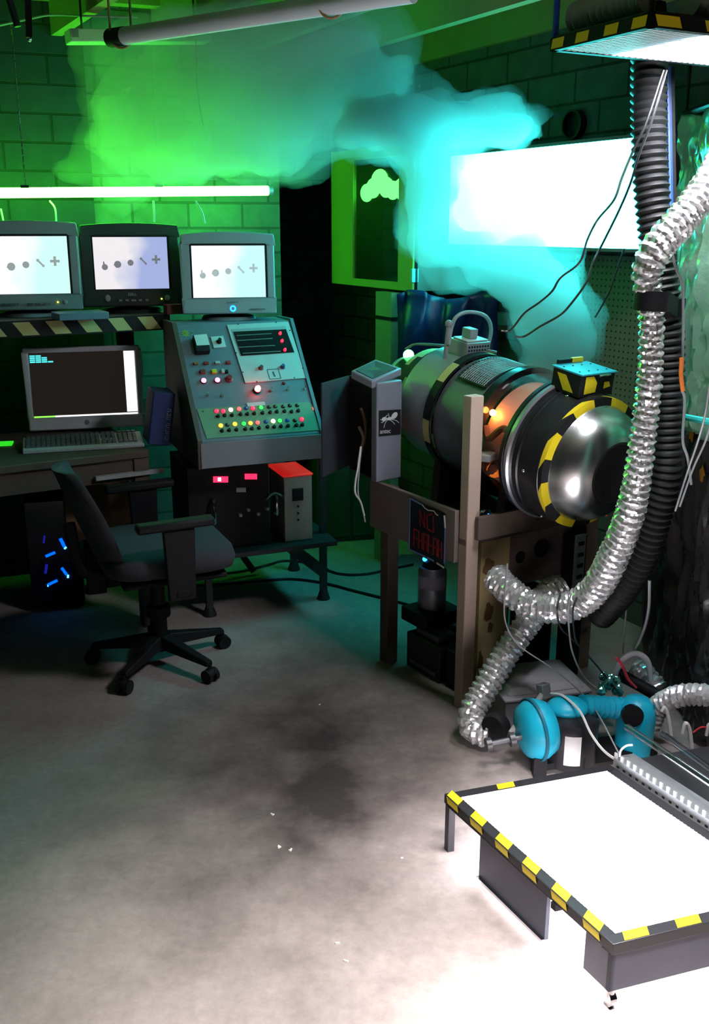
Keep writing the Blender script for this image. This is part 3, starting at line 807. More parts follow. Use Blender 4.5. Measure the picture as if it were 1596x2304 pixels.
for k in range(5):
    a = R(-109 + 72 * k + 66)
    d = Vector((math.cos(a), math.sin(a), 0)); e = d * .265
    leg = MB().hexa([d * .03 + Vector((-d.y, d.x, 0)) * .028 + Vector((0, 0, .075)), d * .03 - Vector((-d.y, d.x, 0)) * .028 + Vector((0, 0, .075)), e - Vector((-d.y, d.x, 0)) * .016 + Vector((0, 0, .062)), e + Vector((-d.y, d.x, 0)) * .016 + Vector((0, 0, .062))],
                    [d * .03 + Vector((-d.y, d.x, 0)) * .022 + Vector((0, 0, .125)), d * .03 - Vector((-d.y, d.x, 0)) * .022 + Vector((0, 0, .125)), e - Vector((-d.y, d.x, 0)) * .013 + Vector((0, 0, .082)), e + Vector((-d.y, d.x, 0)) * .013 + Vector((0, 0, .082))])
    lo = leg.build('leg', BLACK, ch, bevel=.004)
    s_ = Vector((-d.y, d.x, 0))
    cs = MB()
    for q_ in (-1, 1):
        cs.cyl(e + s_ * (q_ * .008) + Vector((0, 0, .026)), e + s_ * (q_ * .024) + Vector((0, 0, .026)), .026, 18)
    cs.tube([e + Vector((0, 0, .03)), e + Vector((0, 0, .07))], .008, 8).ball(e + Vector((0, 0, .036)), .024, (1, 1, .8))
    cs.build('caster', BLACK, lo)
# ================================================================ control console
CYAW = R(22)
CF = Vector((-.593, 3.70, .713))
con = thing('control_console', 'slant-front steel control console covered with lit buttons and knobs', 'control panel', tuple(CF), CYAW)
CW, CD, CH1, CRUN, CHT = .495, .56, .105, .37, .522
M_con = wm(con)
CONB = pm('blue_grey_enamel', (0.125, 0.165, 0.205), 0.5, var=0.12, scale=14)
CONF = pm('grey_enamel_front', (0.19, 0.20, 0.235), 0.5, var=0.1)
prof = [(0, 0), (0, CH1), (CRUN, CHT), (CD, CHT), (CD, .0)]
def ext(mb, x0, x1, pr, m=0):
    return mb.hexa([Vector((x0, y, z)) for y, z in pr], [Vector((x1, y, z)) for y, z in pr], m)
ext(MB(), 0.004, CW - .004, prof).build('cabinet', CONB, con, bevel=.003)
MB().span((-.004, -.006, 0), (CW + .004, 0.004, CH1 - .004)).build('front_plate', CONF, con, bevel=.002)
for x0, x1 in ((-.014, .004), (CW - .004, CW + .010)):
    ext(MB(), x0, x1, [(0, -.002), (-.004, CH1 + .006), (CRUN - .004, CHT + .008), (CD, CHT + .004), (CD, -.002)]).build('side_panel', DWOOD if x0 < 0 else CONB, con)
SL = Vector((0, CRUN, CHT - CH1)).normalized()
NL = Vector((0, -SL.z, SL.y))
P0 = M_con @ Vector((0, 0, CH1)); NWD = M_con.to_3x3() @ NL
ROTP = Matrix((Vector((1, 0, 0)), SL, NL)).transposed()          # panel axes in console space
M_ci = M_con.inverted()
def pl(px, py):                                                   # photo point on the slanted panel -> console space
    return M_ci @ hit(px, py, P0, NWD)
def C6(x, y): return pl(360 + x / 3.99, 720 + y / 3.99)
def pquad(mb, pts, h, m=0, th=.004):
    bot = [p + NL * (h - th) for p in pts]; top = [p + NL * h for p in pts]
    return mb.hexa(bot, top, m)
# pale instrument plate with its dark display
PLATE = pm('pale_instrument_plate', (0.42, 0.47, 0.47), 0.5, var=0.12, scale=20)
pquad(MB(), [C6(765, 570), C6(1315, 525), C6(1150, 20), C6(600, 50)], .005).build('instrument_plate', PLATE, con)
pquad(MB(), [C6(722, 332), C6(1208, 300), C6(1125, 62), C6(640, 92)], .0065).build('display_surround', GREY, con)
dsp = pquad(MB(), [C6(727, 330), C6(1203, 298), C6(1128, 92), C6(655, 115)], .0075).build('display', BLACKG, con)
g = MB()
for (a, b_) in (((690, 195), (1010, 175)), ((705, 255), (1030, 238)), ((740, 310), (1080, 290)), ((685, 150), (1000, 132))):
    a, b_ = C6(*a) + NL * .008, C6(*b_) + NL * .008
    g.bar(a, b_, .004, .001, 0, NL)
pieces(g, 'display_marking', pm('dim_print', (0.10, 0.13, 0.12), 0.6), dsp)
def lamp(cx, cy, r, mat, name='indicator_lamp', h=.006, base=True):
    p = C6(cx, cy)
    mb = MB()
    if base: mb.lathe([(0, 0), (r * 1.25, 0), (r * 1.2, h * .5), (0, h * .5)], p, NL, 14, 1)
    mb.lathe([(r, h * .3), (r * .95, h * .9), (r * .6, h * 1.35), (0, h * 1.5)], p, NL, 14, 0)
    return mb.build(name, [mat, BLACKM], con, smooth=60)
for c in ((1075, 133), (1092, 200), (1118, 280)): lamp(*c, .0065, LED_R, 'display_lamp', .014)
def knob(cx, cy, r, mat, h=.02, name='rotary_knob'):
    p = C6(cx, cy)
    MB().lathe([(0, 0), (r, 0), (r, h * .3), (r * .7, h * .4), (r * .65, h), (0, h)], p, NL, 18).box(p + NL * (h * .8) + SL * (r * .5), (r * .35, r * .6, h * .3), 0, ROTP).build(name, mat, con)
knob(905, 440, .011, pm('maroon', (0.12, 0.03, 0.04), 0.5)); knob(1100, 430, .011, pm('ink_blue', (0.03, 0.05, 0.16), 0.5))
st = MB()
for a, b_ in (((960, 452), (1060, 446)), ((1060, 446), (1085, 530)), ((1085, 530), (985, 538)), ((985, 538), (960, 452))):
    st.bar(C6(*a) + NL * .0055, C6(*b_) + NL * .0055, .0025, .001, 0, NL)
a, b_ = C6(1012, 470), C6(1030, 515)
st.bar(a + NL * .0055, b_ + NL * .0055, .007, .001, 0, NL)
st.build('square_sticker', pm('sticker_ink', (0.03, 0.08, 0.12), 0.6), con)
for c in ((700, 45), (1040, 28), (683, 302), (742, 475), (1165, 100), (1282, 440), (868, 560), (1205, 525)):
    MB().lathe([(0, 0), (.003, 0), (.003, .002), (0, .002)], C6(*c) + NL * .004, NL, 8).build('screw', BLACKM, con)
# meter, selector, emblem
mq = [C6(445, 310), C6(318, 318), C6(288, 172), C6(410, 165)]
pquad(MB(), [mq[1], mq[0], mq[3], mq[2]], .03, th=.03).build('meter_case', BLACK, con, bevel=.002)
pquad(MB(), [C6(322, 270), C6(437, 262), C6(410, 166), C6(295, 176)], .031, th=.002).build('meter_face', pm('meter_white', (0.6, 0.68, 0.65), 0.5), con)
pquad(MB(), [C6(482, 256), C6(595, 246), C6(566, 147), C6(452, 154)], .004).build('selector_plate', pm('selector_pale', (0.5, 0.58, 0.56), 0.5), con, bevel=.001)
knob(530, 203, .011, BLACK, .024, 'selector_knob')
e = MB()
ce = C6(228, 122)
for i in range(24):
    t0_, t1_ = 2 * PI * i / 24, 2 * PI * (i + 1) / 24
    e.bar(ce + Vector((1, 0, 0)) * (.034 * math.cos(t0_)) + SL * (.013 * math.sin(t0_)) + NL * .001, ce + Vector((1, 0, 0)) * (.034 * math.cos(t1_)) + SL * (.013 * math.sin(t1_)) + NL * .001, .003, .001, 0, NL)
for i in range(8):
    t0_ = 2 * PI * i / 8
    e.bar(ce + NL * .0012, ce + Vector((1, 0, 0)) * (.016 * math.cos(t0_)) + SL * (.018 * math.sin(t0_)) + NL * .0012, .006, .001, 1, NL)
e.build('emblem', [pm('emblem_teal', (0.12, 0.3, 0.27), 0.6), pm('emblem_olive', (0.25, 0.36, 0.05), 0.6)], con)
# switch cluster at left
def key(cx, cy, w_, d_, mat, h=.010, name='push_button'):
    MB().box(C6(cx, cy) + NL * (h / 2), (w_, d_, h), 0, ROTP).build(name, mat, con, bevel=.0015)
DKRED = pm('dull_red', (0.22, 0.02, 0.02), 0.5); AMB = pm('amber_button', (0.7, 0.5, 0.02), 0.5); PALEB = pm('pale_button', (0.35, 0.42, 0.42), 0.5)
key(322, 396, .018, .012, pm('dull_orange', (0.25, 0.12, 0.02), 0.5)); key(415, 394, .020, .012, DKRED); key(515, 390, .020, .012, PALEB); key(612, 387, .020, .013, DKRED)
key(383, 470, .022, .018, DKRED); key(485, 468, .021, .018, AMB); key(562, 466, .013, .018, PALEB); key(600, 470, .010, .015, BLACK)
lamp(392, 551, .0105, led('pink_hot_lamp', (1.0, 0.12, 0.25), 7.0), 'square_lamp', .010); lamp(515, 546, .0105, MATS['pink_hot_lamp'], 'square_lamp', .010)
knob(620, 535, .015, DKRED, .022, 'stop_knob')
lamp(872, 636, .0125, LED_HOT, 'warning_lamp', .022)
for c in ((428, 682), (557, 684), (1000, 637), (1148, 629), (1303, 620)):
    p = C6(*c); MB().lathe([(0, 0), (.006, 0), (.006, .003), (0, .003)], p, NL, 10).tube([p, p + NL * .016 + SL * .006], [.002, .0032], 8).build('toggle_switch', CHROME, con)
lamp(1112, 570, .006, DKRED, 'dark_lamp'); lamp(985, 640, .004, DKRED, 'dark_lamp')
# lower lamp board
LB = pm('green_lamp_board', (0.13, 0.26, 0.15), 0.5, var=0.1)
pquad(MB(), [C6(420, 1068), C6(1442, 990), C6(1345, 738), C6(330, 800)], .003).build('lamp_board', LB, con)
pquad(MB(), [C6(788, 782), C6(945, 770), C6(938, 738), C6(775, 750)], .0045).build('label_strip', pm('label_white', (0.4, 0.5, 0.52), 0.6), con)
r1 = [(508, 822), (568, 822), (635, 810), (710, 803), (772, 795), (833, 797), (907, 790), (978, 785), (1033, 780), (1105, 780), (1165, 772), (1230, 770)]
k1 = [(520, 870), (580, 862), (645, 860), (722, 852), (783, 850), (845, 845), (920, 840), (988, 835), (1048, 828), (1117, 825), (1180, 828), (1240, 820)]
r2 = [(545, 952), (603, 945), (672, 938), (752, 935), (812, 930), (876, 925), (950, 917), (1015, 912), (1075, 908), (1143, 905), (1210, 905), (1272, 895)]
k2 = [(555, 1000), (620, 995), (685, 990), (765, 985), (825, 980), (888, 975), (965, 965), (1025, 965), (1085, 960), (1150, 955), (1225, 950), (1278, 945)]
OFFL = pm('unlit_lamp', (0.02, 0.035, 0.03), 0.3); DIMB = pm('unlit_blue_lamp', (0.01, 0.04, 0.14), 0.3, emis=(0.0, 0.05, 0.3), strength=0.4)
LED_RB = led('red_lamp_soft', (1.0, 0.10, 0.10), 2.2)
for c, mt in zip(r1, [LED_R, LED_R, LED_W, LED_RB, DIMB, LED_R, LED_G, OFFL, OFFL, OFFL, OFFL, OFFL]):
    lamp(*c, .0095 if mt not in (OFFL, DIMB) else .008, mt)
for c, mt in zip(r2, [LED_O, OFFL, LED_O, LED_G, LED_O, LED_RB, DIMB, LED_W, LED_G, DIMB, OFFL, LED_R]):
    lamp(*c, .0095 if mt not in (OFFL, DIMB) else .008, mt)
for c in k1 + k2: knob(*c, .0085, BLACK, .012, 'lamp_switch')
p = C6(1372, 800); MB().box(p + NL * .004, (.004, .014, .003), 0, ROTP).build('red_slit', led('red_slit_light', (1.0, 0.15, 0.1), 1.0), con)
for c in ((400, 1005), (1415, 885), (385, 825)):
    MB().lathe([(0, 0), (.004, 0), (.004, .003), (0, .003)], C6(*c), NL, 8).build('screw', CHROME, con)

# ---- stand under the console, its shelf and what it carries
stand = thing('console_stand', 'black steel stand with splayed brace carrying the control console', 'stand', (CF.x, CF.y, 0), CYAW)
M_st = wm(stand)
SHZ = .315
STEELB = pm('black_stand_steel', (0.03, 0.035, 0.04), 0.5, 0.3)
LX = (.06, .585); LY = (.24, .66)
for x in LX:
    for y in LY:
        MB().span((x - .014, y - .014, .008), (x + .014, y + .014, .712)).lathe([(0, 0), (.03, 0), (.03, .006), (.015, .05), (0, .05)], (x, y, 0), (0, 0, 1), 14).build('leg', STEELB, stand)
for x in LX: MB().bar((x, LY[0], .698), (x, LY[1], .698), .022, .025).build('top_rail', STEELB, stand)
MB().span((.0, .10, SHZ - .02), (.60, .64, SHZ)).build('shelf_plate', STEELB, stand)
MB().bar((.40, LY[0] - .01, SHZ - .02), (LX[1], LY[0] - .01, .13), .02, .05).build('brace', STEELB, stand)
MB().bar((.21, LY[1], SHZ - .02), (.38, LY[1], .02), .02, .03).build('brace', STEELB, stand)

q = M_st @ Vector((-.02, .17, SHZ))
psu = thing('power_supply', 'black rack power supply with two red glowing displays under the console', 'power supply', tuple(q), CYAW)
PW, PH = .335, .36
MB().span((0, .008, 0), (PW, .36, PH)).build('case', BLACK, psu, bevel=.003)
MB().span((-.004, 0, 0), (PW + .004, .008, PH)).build('front_panel', BLACK, psu)
pp0 = wm(psu) @ Vector((0, -.001, 0)); ppn = wm(psu).to_3x3() @ Vector((0, -1, 0))
def psq(x0, y0, x1, y1, mb, th=.004):
    a = [wm(psu).inverted() @ hit(*c, pp0, ppn) for c in ((x0, y1), (x1, y1), (x1, y0), (x0, y0))]
    return mb.hexa([v + Vector((0, .001, 0)) for v in a], [v - Vector((0, th, 0)) for v in a])
psq(480, 1072, 513, 1085, MB()).build('red_display', led('display_red', (1.0, 0.02, 0.10), 1.6), psu)
psq(490, 1074, 497, 1082, MB(), .005).build('display_hot_spot', led('pink_spot', (1.0, 0.5, 0.6), 4.0), psu)
psq(551, 1066, 578, 1078, MB()).build('red_display', MATS['display_red'], psu)
psq(532, 1097, 553, 1107, MB()).build('white_label', pm('label_grey_white', (0.4, 0.48, 0.48), 0.6), psu)
for c in ((558, 1146), (580, 1155), (540, 1158), (600, 1143)):
    p = wm(psu).inverted() @ hit(*c, pp0, ppn); MB().lathe([(0, 0), (.008, 0), (.007, .016), (0, .016)], p, (0, -1, 0), 14).build('knob', GREY, psu)
p = wm(psu).inverted() @ hit(478, 1150, pp0, ppn)
MB().tube(spline([p + Vector((0, 0, .05)), p + Vector((0, -.035, .045)), p + Vector((0, -.035, -.045)), p + Vector((0, 0, -.05))], 5), .007, 8).build('handle', CHROME, psu)
MB().tube(spline([p + Vector((.27, 0, .04)), p + Vector((.27, -.03, .035)), p + Vector((.27, -.03, -.035)), p + Vector((.27, 0, -.04))], 5), .006, 8).build('handle', CHROME, psu)

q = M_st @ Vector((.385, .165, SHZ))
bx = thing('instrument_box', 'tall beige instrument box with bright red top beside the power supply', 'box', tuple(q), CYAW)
BW_, BH_ = .125, .288
MB().span((0, 0, 0), (BW_, .22, BH_)).build('case', pm('beige_enamel', (0.40, 0.37, 0.33), 0.5), bx, bevel=.003)
MB().span((-.004, -.004, BH_), (BW_ + .004, .224, BH_ + .008)).build('red_lid', pm('red_lid_added_glow', (0.8, 0.03, 0.02), 0.45, emis=(0.9, 0.02, 0.015), strength=0.45), bx, bevel=.002)  # lid is no lamp; an added glow brightens its shaded red
MB().span((.035, -.006, .18), (.085, .002, .235)).build('dial_window', BLACK, bx, bevel=.004)
for z in (.155, .125, .095): MB().lathe([(0, 0), (.005, 0), (.005, .004), (0, .004)], (.06, 0, z), (0, -1, 0), 10).build('screw', BLACKM, bx)
cable('patch_lead', [wm(bx) @ Vector((0, .02, .20)), wm(bx) @ Vector((-.05, -.02, .23)), wm(psu) @ Vector((PW - .01, -.004, .20))], .004, pm('teal_wire', (0.2, 0.45, 0.45), 0.5), 'short teal lead between the power supply and the beige instrument box', 'cable')

# floor cables behind the console
for pts, lb in (([(480, 1292), (540, 1286), (600, 1272), (640, 1262), (700, 1268), (760, 1290), (820, 1292), (880, 1280), (930, 1270)], 'thin black cable on the green lit floor behind the console stand, the farther of two'),
                ([(430, 1318), (520, 1312), (600, 1306), (660, 1303), (730, 1312), (800, 1330), (880, 1350), (945, 1368)], 'thin black cable on the floor, nearer of two, passing under the timber bench')):
    cable('floor_cable', [Zp(x, y, .006) for x, y in pts], .006, WIREB, lb)
# low storage cabinet in the recess
q0, q1 = Zp(716, 1222, 0), Zp(832, 1210, 0)
lc = thing('low_cabinet', 'low dark green cabinet on the floor between the console and the bench', 'cabinet', (q0.x, q0.y, 0), R(12))
MB().span((0, 0, 0), (.36, .34, .50)).build('body', pm('dark_green_enamel', (0.03, 0.07, 0.06), 0.6), lc, bevel=.004)
MB().span((.012, -.008, .03), (.172, 0, .47)).build('door', pm('green_door', (0.035, 0.085, 0.07), 0.6), lc, bevel=.003)
MB().span((.188, -.008, .03), (.348, 0, .47)).build('door', MATS['green_door'], lc, bevel=.003)
# ================================================================ timber bench and turbine
BF = Vector((.10, 3.49, 0)); BYAW = math.atan2(-.835, .55)
bench = thing('workbench', 'rough timber bench frame carrying the jet turbine, one front post taller', 'workbench', tuple(BF), BYAW)
M_b = wm(bench)
def Bw(x, y, z): return M_b @ Vector((x, y, z))
BT = .62
PINK = pm('pale_timber', (0.44, 0.33, 0.27), 0.7, var=0.25, scale=4, bump=0.15, bscale=30)
for (x0, x1, y0, y1, h, mt) in ((-.005, .045, 0, .05, .70, DWOOD), (.452, .494, 0.0, .052, 1.10, PINK), (.44, .49, .57, .63, .70, WOOD), (0, .045, .57, .62, .70, DWOOD)):
    lo = MB().span((x0, y0, 0), (x1, y1, h)).build('leg', mt, bench, bevel=.003)
MB().span((-.05, -.018, .534), (.452, 0, .716)).build('apron_board', pm('grey_brown_board', (0.17, 0.13, 0.12), 0.75, var=0.2), bench, bevel=.002)
MB().span((.497, .03, .62), (.515, .63, .70)).build('end_rail', DWOOD, bench, bevel=.002)
MB().span((0, 0.0, BT - .02), (.49, .62, BT)).build('deck', pm('dark_deck', (0.07, 0.055, 0.05), 0.8), bench)
MB().span((.452, .085, .05), (.470, .215, .60)).build('plywood_gusset', PLY, bench)
sp_ = MB()
for (y, z, a_, b_) in ((.13, .33, .020, .035), (.14, .27, .012, .02), (.10, .14, .012, .05), (.15, .42, .016, .03), (.12, .50, .025, .03)):
    pts = [(.4712, y + a_ * math.cos(t * PI / 6) * (1 + .25 * math.sin(t * 2.1)), z + b_ * math.sin(t * PI / 6) * (1 + .2 * math.cos(t * 1.7))) for t in range(12)]
    sp_.add(pts, [tuple(range(12))])
pieces(sp_, 'stain', pm('brown_stain', (0.13, 0.07, 0.02), 0.8), bench, smooth=0)
MB().span((.452, .215, .40), (.466, .57, .60)).build('end_panel', pm('murky_panel', (0.12, 0.09, 0.075), 0.8, var=0.4), bench)
hl = MB()
for (y, z, r_) in ((.27, .505, .022), (.37, .52, .035)):
    hl.lathe([(0, 0), (r_, 0), (r_, .002), (0, .002)], (.4662, y, z), (1, 0, 0), 20)
pieces(hl, 'dark_hole', BLACK, bench)
# poster on the apron
pn = M_b.to_3x3() @ Vector((0, -1, 0)); pp = Bw(0, -.0185, .6)
def bp2(px, py, o=0): return hit(px, py, pp + pn * o, pn)
pz = MB().hexa([bp2(920, 1237), bp2(1000, 1278), bp2(1003, 1156), bp2(922, 1120)], [bp2(920, 1237, .002), bp2(1000, 1278, .002), bp2(1003, 1156, .002), bp2(922, 1120, .002)])
po = tag(pz.build('poster', pm('poster_black', (0.014, 0.012, 0.02), 0.35), smooth=0), 'torn black poster with dark red lettering and pale blue edges on the bench apron', 'poster')
pb = MB()
for a, b_ in (((923, 1121), (921, 1236)), ((921, 1236), (958, 1253)), ((961, 1254), (976, 1262)), ((924, 1122), (951, 1136)), ((1002, 1188), (1000, 1268))):
    pb.bar(bp2(*a, .003), bp2(*b_, .003), .006, .001, 0, pn)
pieces(pb, 'border_strip', pm('pale_blue_border', (0.16, 0.22, 0.5), 0.6), po, world=True)
pb = MB()
pts = [(951, 1136), (956, 1143), (963, 1148), (971, 1149), (977, 1150), (981, 1157), (986, 1160)]
for a, b_ in zip(pts, pts[1:]): pb.bar(bp2(*a, .003), bp2(*b_, .003), .003, .001, 0, pn)
for a, b_ in (((1000, 1160), (1002, 1188)), ((983, 1267), (999, 1277))): pb.bar(bp2(*a, .003), bp2(*b_, .003), .006, .002, 0, pn)
pieces(pb, 'torn_edge', pm('torn_white', (0.7, 0.68, 0.66), 0.8), po, world=True)
pr = MB()
def stroke(a, b_, w_): pr.bar(bp2(*a, .0026), bp2(*b_, .0026), w_, .0006, 0, pn)
for (a, b_) in (((945, 1148), (946, 1184)), ((946, 1150), (955, 1186)), ((956, 1153), (956, 1188)), ((961, 1160), (974, 1156)), ((961, 1160), (962, 1190)), ((962, 1190), (975, 1198)), ((975, 1160), (976, 1198))):
    stroke(a, b_, .006)
for i in range(6):
    x = 932 + i * 11; y = 1188 + i * 5.2
    stroke((x, y), (x - 1, y + 40), .007)
    if i % 2 == 0: stroke((x, y + 2), (x + 8, y + 6), .006)
    stroke((x, y + 20), (x + 7, y + 26), .006)
    if i % 3: stroke((x + 7, y + 6), (x + 7, y + 42), .006)
pr.build('red_lettering', pm('dim_red_ink', (0.25, 0.01, 0.015), 0.5), po, world=True, smooth=0)

# things stored under the bench
q = Zp(915, 1505, 0)
b1 = thing('battery_crate', 'black crate with a pale printed lower edge under the bench', 'crate', tuple(Bw(.09, .06, 0)), BYAW)
MB().span((0, 0, 0), (.20, .30, .14)).build('body', pm('crate_black', (0.018, 0.015, 0.016), 0.5), b1, bevel=.004)
MB().span((.02, -.002, .02), (.18, 0, .035)).build('printed_strip', pm('worn_print', (0.14, 0.13, 0.12), 0.7), b1)
MB().span((.03, .02, .14), (.17, .11, .165)).build('lid_block', pm('grey_block', (0.10, 0.10, 0.12), 0.6), b1, bevel=.004)
b2 = thing('dark_battery', 'dark battery with pale terminals beside the tall bench post', 'battery', tuple(Bw(.315, .07, 0)), BYAW)
MB().span((0, 0, 0), (.13, .26, .15)).build('body', BLACK, b2, bevel=.004)
for y in (.03, .09): MB().span((.02, y, .15), (.05, y + .035, .175)).build('terminal', GREY, b2, bevel=.003)
sh = thing('stacked_crate', 'upper black crate under the bench carrying the silver canister', 'crate', tuple(Bw(.03, .075, .1655)), BYAW)
MB().span((0, 0, 0), (.155, .18, .055)).build('body', BLACK, sh, bevel=.004)
cn = thing('canister', 'silver canister with a blue light on its top under the bench', 'canister', tuple(Bw(.105, .165, .221)), BYAW)
MB().lathe([(0, 0), (.052, 0), (.054, .01), (.054, .15), (.05, .158), (.05, .165), (0, .165)], (0, 0, 0), (0, 0, 1), 28).build('body', pm('canister_metal', (0.26, 0.26, 0.32), 0.4, 0.5), cn)
MB().lathe([(.0546, .085), (.0546, .135)], (0, 0, 0), (0, 0, 1), 28, 0, R(0), R(360)).build('label_band', pm('lilac_label', (0.35, 0.35, 0.5), 0.6), cn)
MB().lathe([(0, .165), (.04, .165), (.034, .185), (.02, .195), (0, .195)], (0, 0, 0), (0, 0, 1), 24).build('cap', BLACK, cn)
MB().ball((-.01, -.03, .195), .009).build('blue_light', led('canister_blue', (0.02, 0.30, 1.0), 6.0), cn)
rail = thing('slotted_rail', 'upright slotted silver rail behind the bench end panel', 'rail', tuple(Bw(.512, .50, .0)), BYAW)
MB().span((0, -.012, .28), (.012, .032, .56)).build('strip', GALV, rail)
g = MB()
for i in range(6): g.span((.012, -.004, .31 + i * .042), (.0135, .024, .325 + i * .042))
pieces(g, 'slot', BLACK, rail)
MB().span((-.04, -.03, 0), (.0, .05, .55)).build('backing_post', BLACK, rail)
mt_ = thing('round_fitting', 'small round pale blue fitting in the dark under the bench', 'fitting', tuple(Bw(.42, .44, .30)), BYAW)
MB().cyl((0, 0, 0), (.035, 0, 0), .022, 18).build('face', pm('pale_blue_fitting', (0.3, 0.4, 0.55), 0.4), mt_)
MB().cyl((-.12, 0, 0), (0, 0, 0), .045, 18).build('motor_body', BLACK, mt_)
MB().span((-.12, -.05, -.30), (0, .05, -.04)).build('pedestal', BLACK, mt_)

# ---------------------------------------------------------------- turbine
tur = thing('turbine', 'big mock jet turbine drum with hazard ring and steel bowl nose', 'turbine', tuple(Bw(0, .33, .972)), 0, rot=(0, R(7.1), BYAW))
AX = (1, 0, 0)
def sec(name, prof, mat, seg=56, parent=tur, **k):
    return MB().lathe([(r, x) for x, r in prof], (0, 0, 0), AX, seg, **k).build(name, mat, parent, smooth=40)
SKIN = pm('grey_drum_skin', (0.34, 0.34, 0.36), 0.38, 0.4, var=0.1)
SKIN2 = pm('slate_drum_skin', (0.16, 0.165, 0.19), 0.42, 0.4, var=0.1)
sec('tail_dome', [(-.36, 0), (-.355, .05), (-.335, .095), (-.31, .115), (-.28, .118)], pm('tail_dome_skin', (0.5, 0.52, 0.5), 0.25, 0.3))
sec('tail_cone', [(-.28, .122), (-.20, .135), (-.16, .175)], BLACKM)
tb = MB(); SEG = 48
tb.lathe([(.178, -.16), (.185, -.13), (.19, -.10), (.195, -.07)], (0, 0, 0), AX, SEG, mfun=lambda i, k: 1 if ((k + i * 2) % 12) < 6 else 0)
tb.build('tail_hazard_band', [BLACK, DULLY], tur)
sec('rear_drum', [(-.07, .20), (-.065, .208), (.095, .212), (.10, .206)], SKIN)
sec('clamp_band', [(.10, .218), (.102, .224), (.145, .224), (.147, .218)], BLACKM)
sec('vented_drum', [(.147, .212), (.36, .214)], SKIN2)
MB().lathe([(.2255, .105), (.2255, .143)], (0, 0, 0), AX, SEG, mfun=lambda i, k: 1 if (k % 8) < 3 else 0).build('band_tape', [BLACK, DULLY], tur)
# mesh vent on the upper side of the vented drum
def sp3(x, phi, r): return Vector((x, -r * math.sin(phi), r * math.cos(phi)))
MB().ball(sp3(-.285, R(8), .125), .022).build('tail_beacon', led('green_beacon', (0.12, 1.0, 0.25), 9.0), tur)
v = MB(); PH0, PH1, X0, X1 = R(-28), R(42), .185, .33
for i in range(15):
    x = X0 + (X1 - X0) * i / 14
    v.tube([sp3(x, PH0 + (PH1 - PH0) * t / 10, .224) for t in range(11)], .0014, 5)
for j in range(22):
    ph = PH0 + (PH1 - PH0) * j / 21
    v.tube([sp3(X0, ph, .225), sp3(X1, ph, .225)], .0012, 5)
v.build('vent_mesh', GALV, tur)
v = MB()
for x in (X0, X1): v.tube([sp3(x, PH0 + (PH1 - PH0) * t / 10, .222) for t in range(11)], .005, 6)
for ph in (PH0, PH1): v.tube([sp3(X0, ph, .222), sp3(X1, ph, .222)], .005, 6)
v.build('vent_frame', BLACKM, tur)
sec('front_flange', [(.36, .20), (.36, .236), (.395, .238), (.40, .20)], BLACKG)
GL = glass('chamber_glass', (1.0, 0.86, 0.78), 0.06, 0.12)
sec('chamber_glass', [(.400, .226), (.535, .226)], GL)
core = sec('glow_core', [(.40, .0), (.40, .188), (.535, .188), (.535, 0)], pm('peach_core', (0.75, 0.45, 0.35), 0.45, var=0.2))
for ph, r_ in ((R(75), .012), (R(110), .016), (R(140), .010)):
    MB().tube(spline([sp3(.40, ph, .195), sp3(.44, ph + .15, .205), sp3(.49, ph - .1, .205), sp3(.535, ph, .195)], 6), r_, 8).build('coil_tube', pm('brown_tube', (0.12, 0.05, 0.03), 0.4), tur)
MB().ball(sp3(.420, R(60), .210), .011).build('spark_lamp', led('spark_orange', (1.0, 0.36, 0.07), 60.0), tur)
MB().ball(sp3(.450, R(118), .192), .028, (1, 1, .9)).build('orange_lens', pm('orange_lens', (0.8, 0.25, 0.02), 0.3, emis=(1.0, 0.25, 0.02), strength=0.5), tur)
sec('rear_ring', [(.535, .19), (.535, .238), (.552, .240), (.556, .232)], BLACKM)
sec('clamp_ring', [(.556, .232), (.560, .240), (.575, .242), (.58, .235)], pm('satin_ring', (0.30, 0.30, 0.33), 0.3, 0.7))
sec('front_drum', [(.58, .235), (.585, .226), (.70, .222), (.705, .216)], pm('black_drum', (0.016, 0.016, 0.018), 0.28))
sec('bead_ring', [(.60, .226), (.604, .231), (.610, .231), (.614, .226)], BLACKM)
tb = MB()
NR = 28
tb.lathe([(.2225 - .003 * i / NR, .655 + .062 * i / NR) for i in range(NR + 1)] , (0, 0, 0), AX, 288, mfun=lambda i, k: 1 if ((k + int(i * 1.0)) % 36) < 19 else 0)
tb.lathe([(.2195, .717), (.188, .724)], (0, 0, 0), AX, 288, mfun=lambda i, k: 1 if ((k + 28) % 36) < 19 else 0)
tb.build('hazard_ring', [BLACK, YELLOW], tur, smooth=40)
sec('bowl', [(.722, .195), (.727, .192), (.750, .186), (.785, .165), (.810, .138), (.822, .105)], STEEL, seg=72)
sec('bowl_base', [(.822, .105), (.824, .098), (.820, .090), (.820, 0)], pm('dark_bowl_base', (0.06, 0.06, 0.065), 0.35, 0.7), seg=48)
for ph in (R(95), R(20), R(150)):
    MB().ball(sp3(.64, ph, .224), .006).build('rivet', CHROME, tur)
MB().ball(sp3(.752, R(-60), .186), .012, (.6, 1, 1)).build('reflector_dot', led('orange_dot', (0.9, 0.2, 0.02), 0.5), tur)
MB().ball(sp3(.752, R(-158), .186), .010, (.6, 1, 1)).build('reflector_dot', led('red_dot', (0.9, 0.03, 0.06), 0.5), tur)
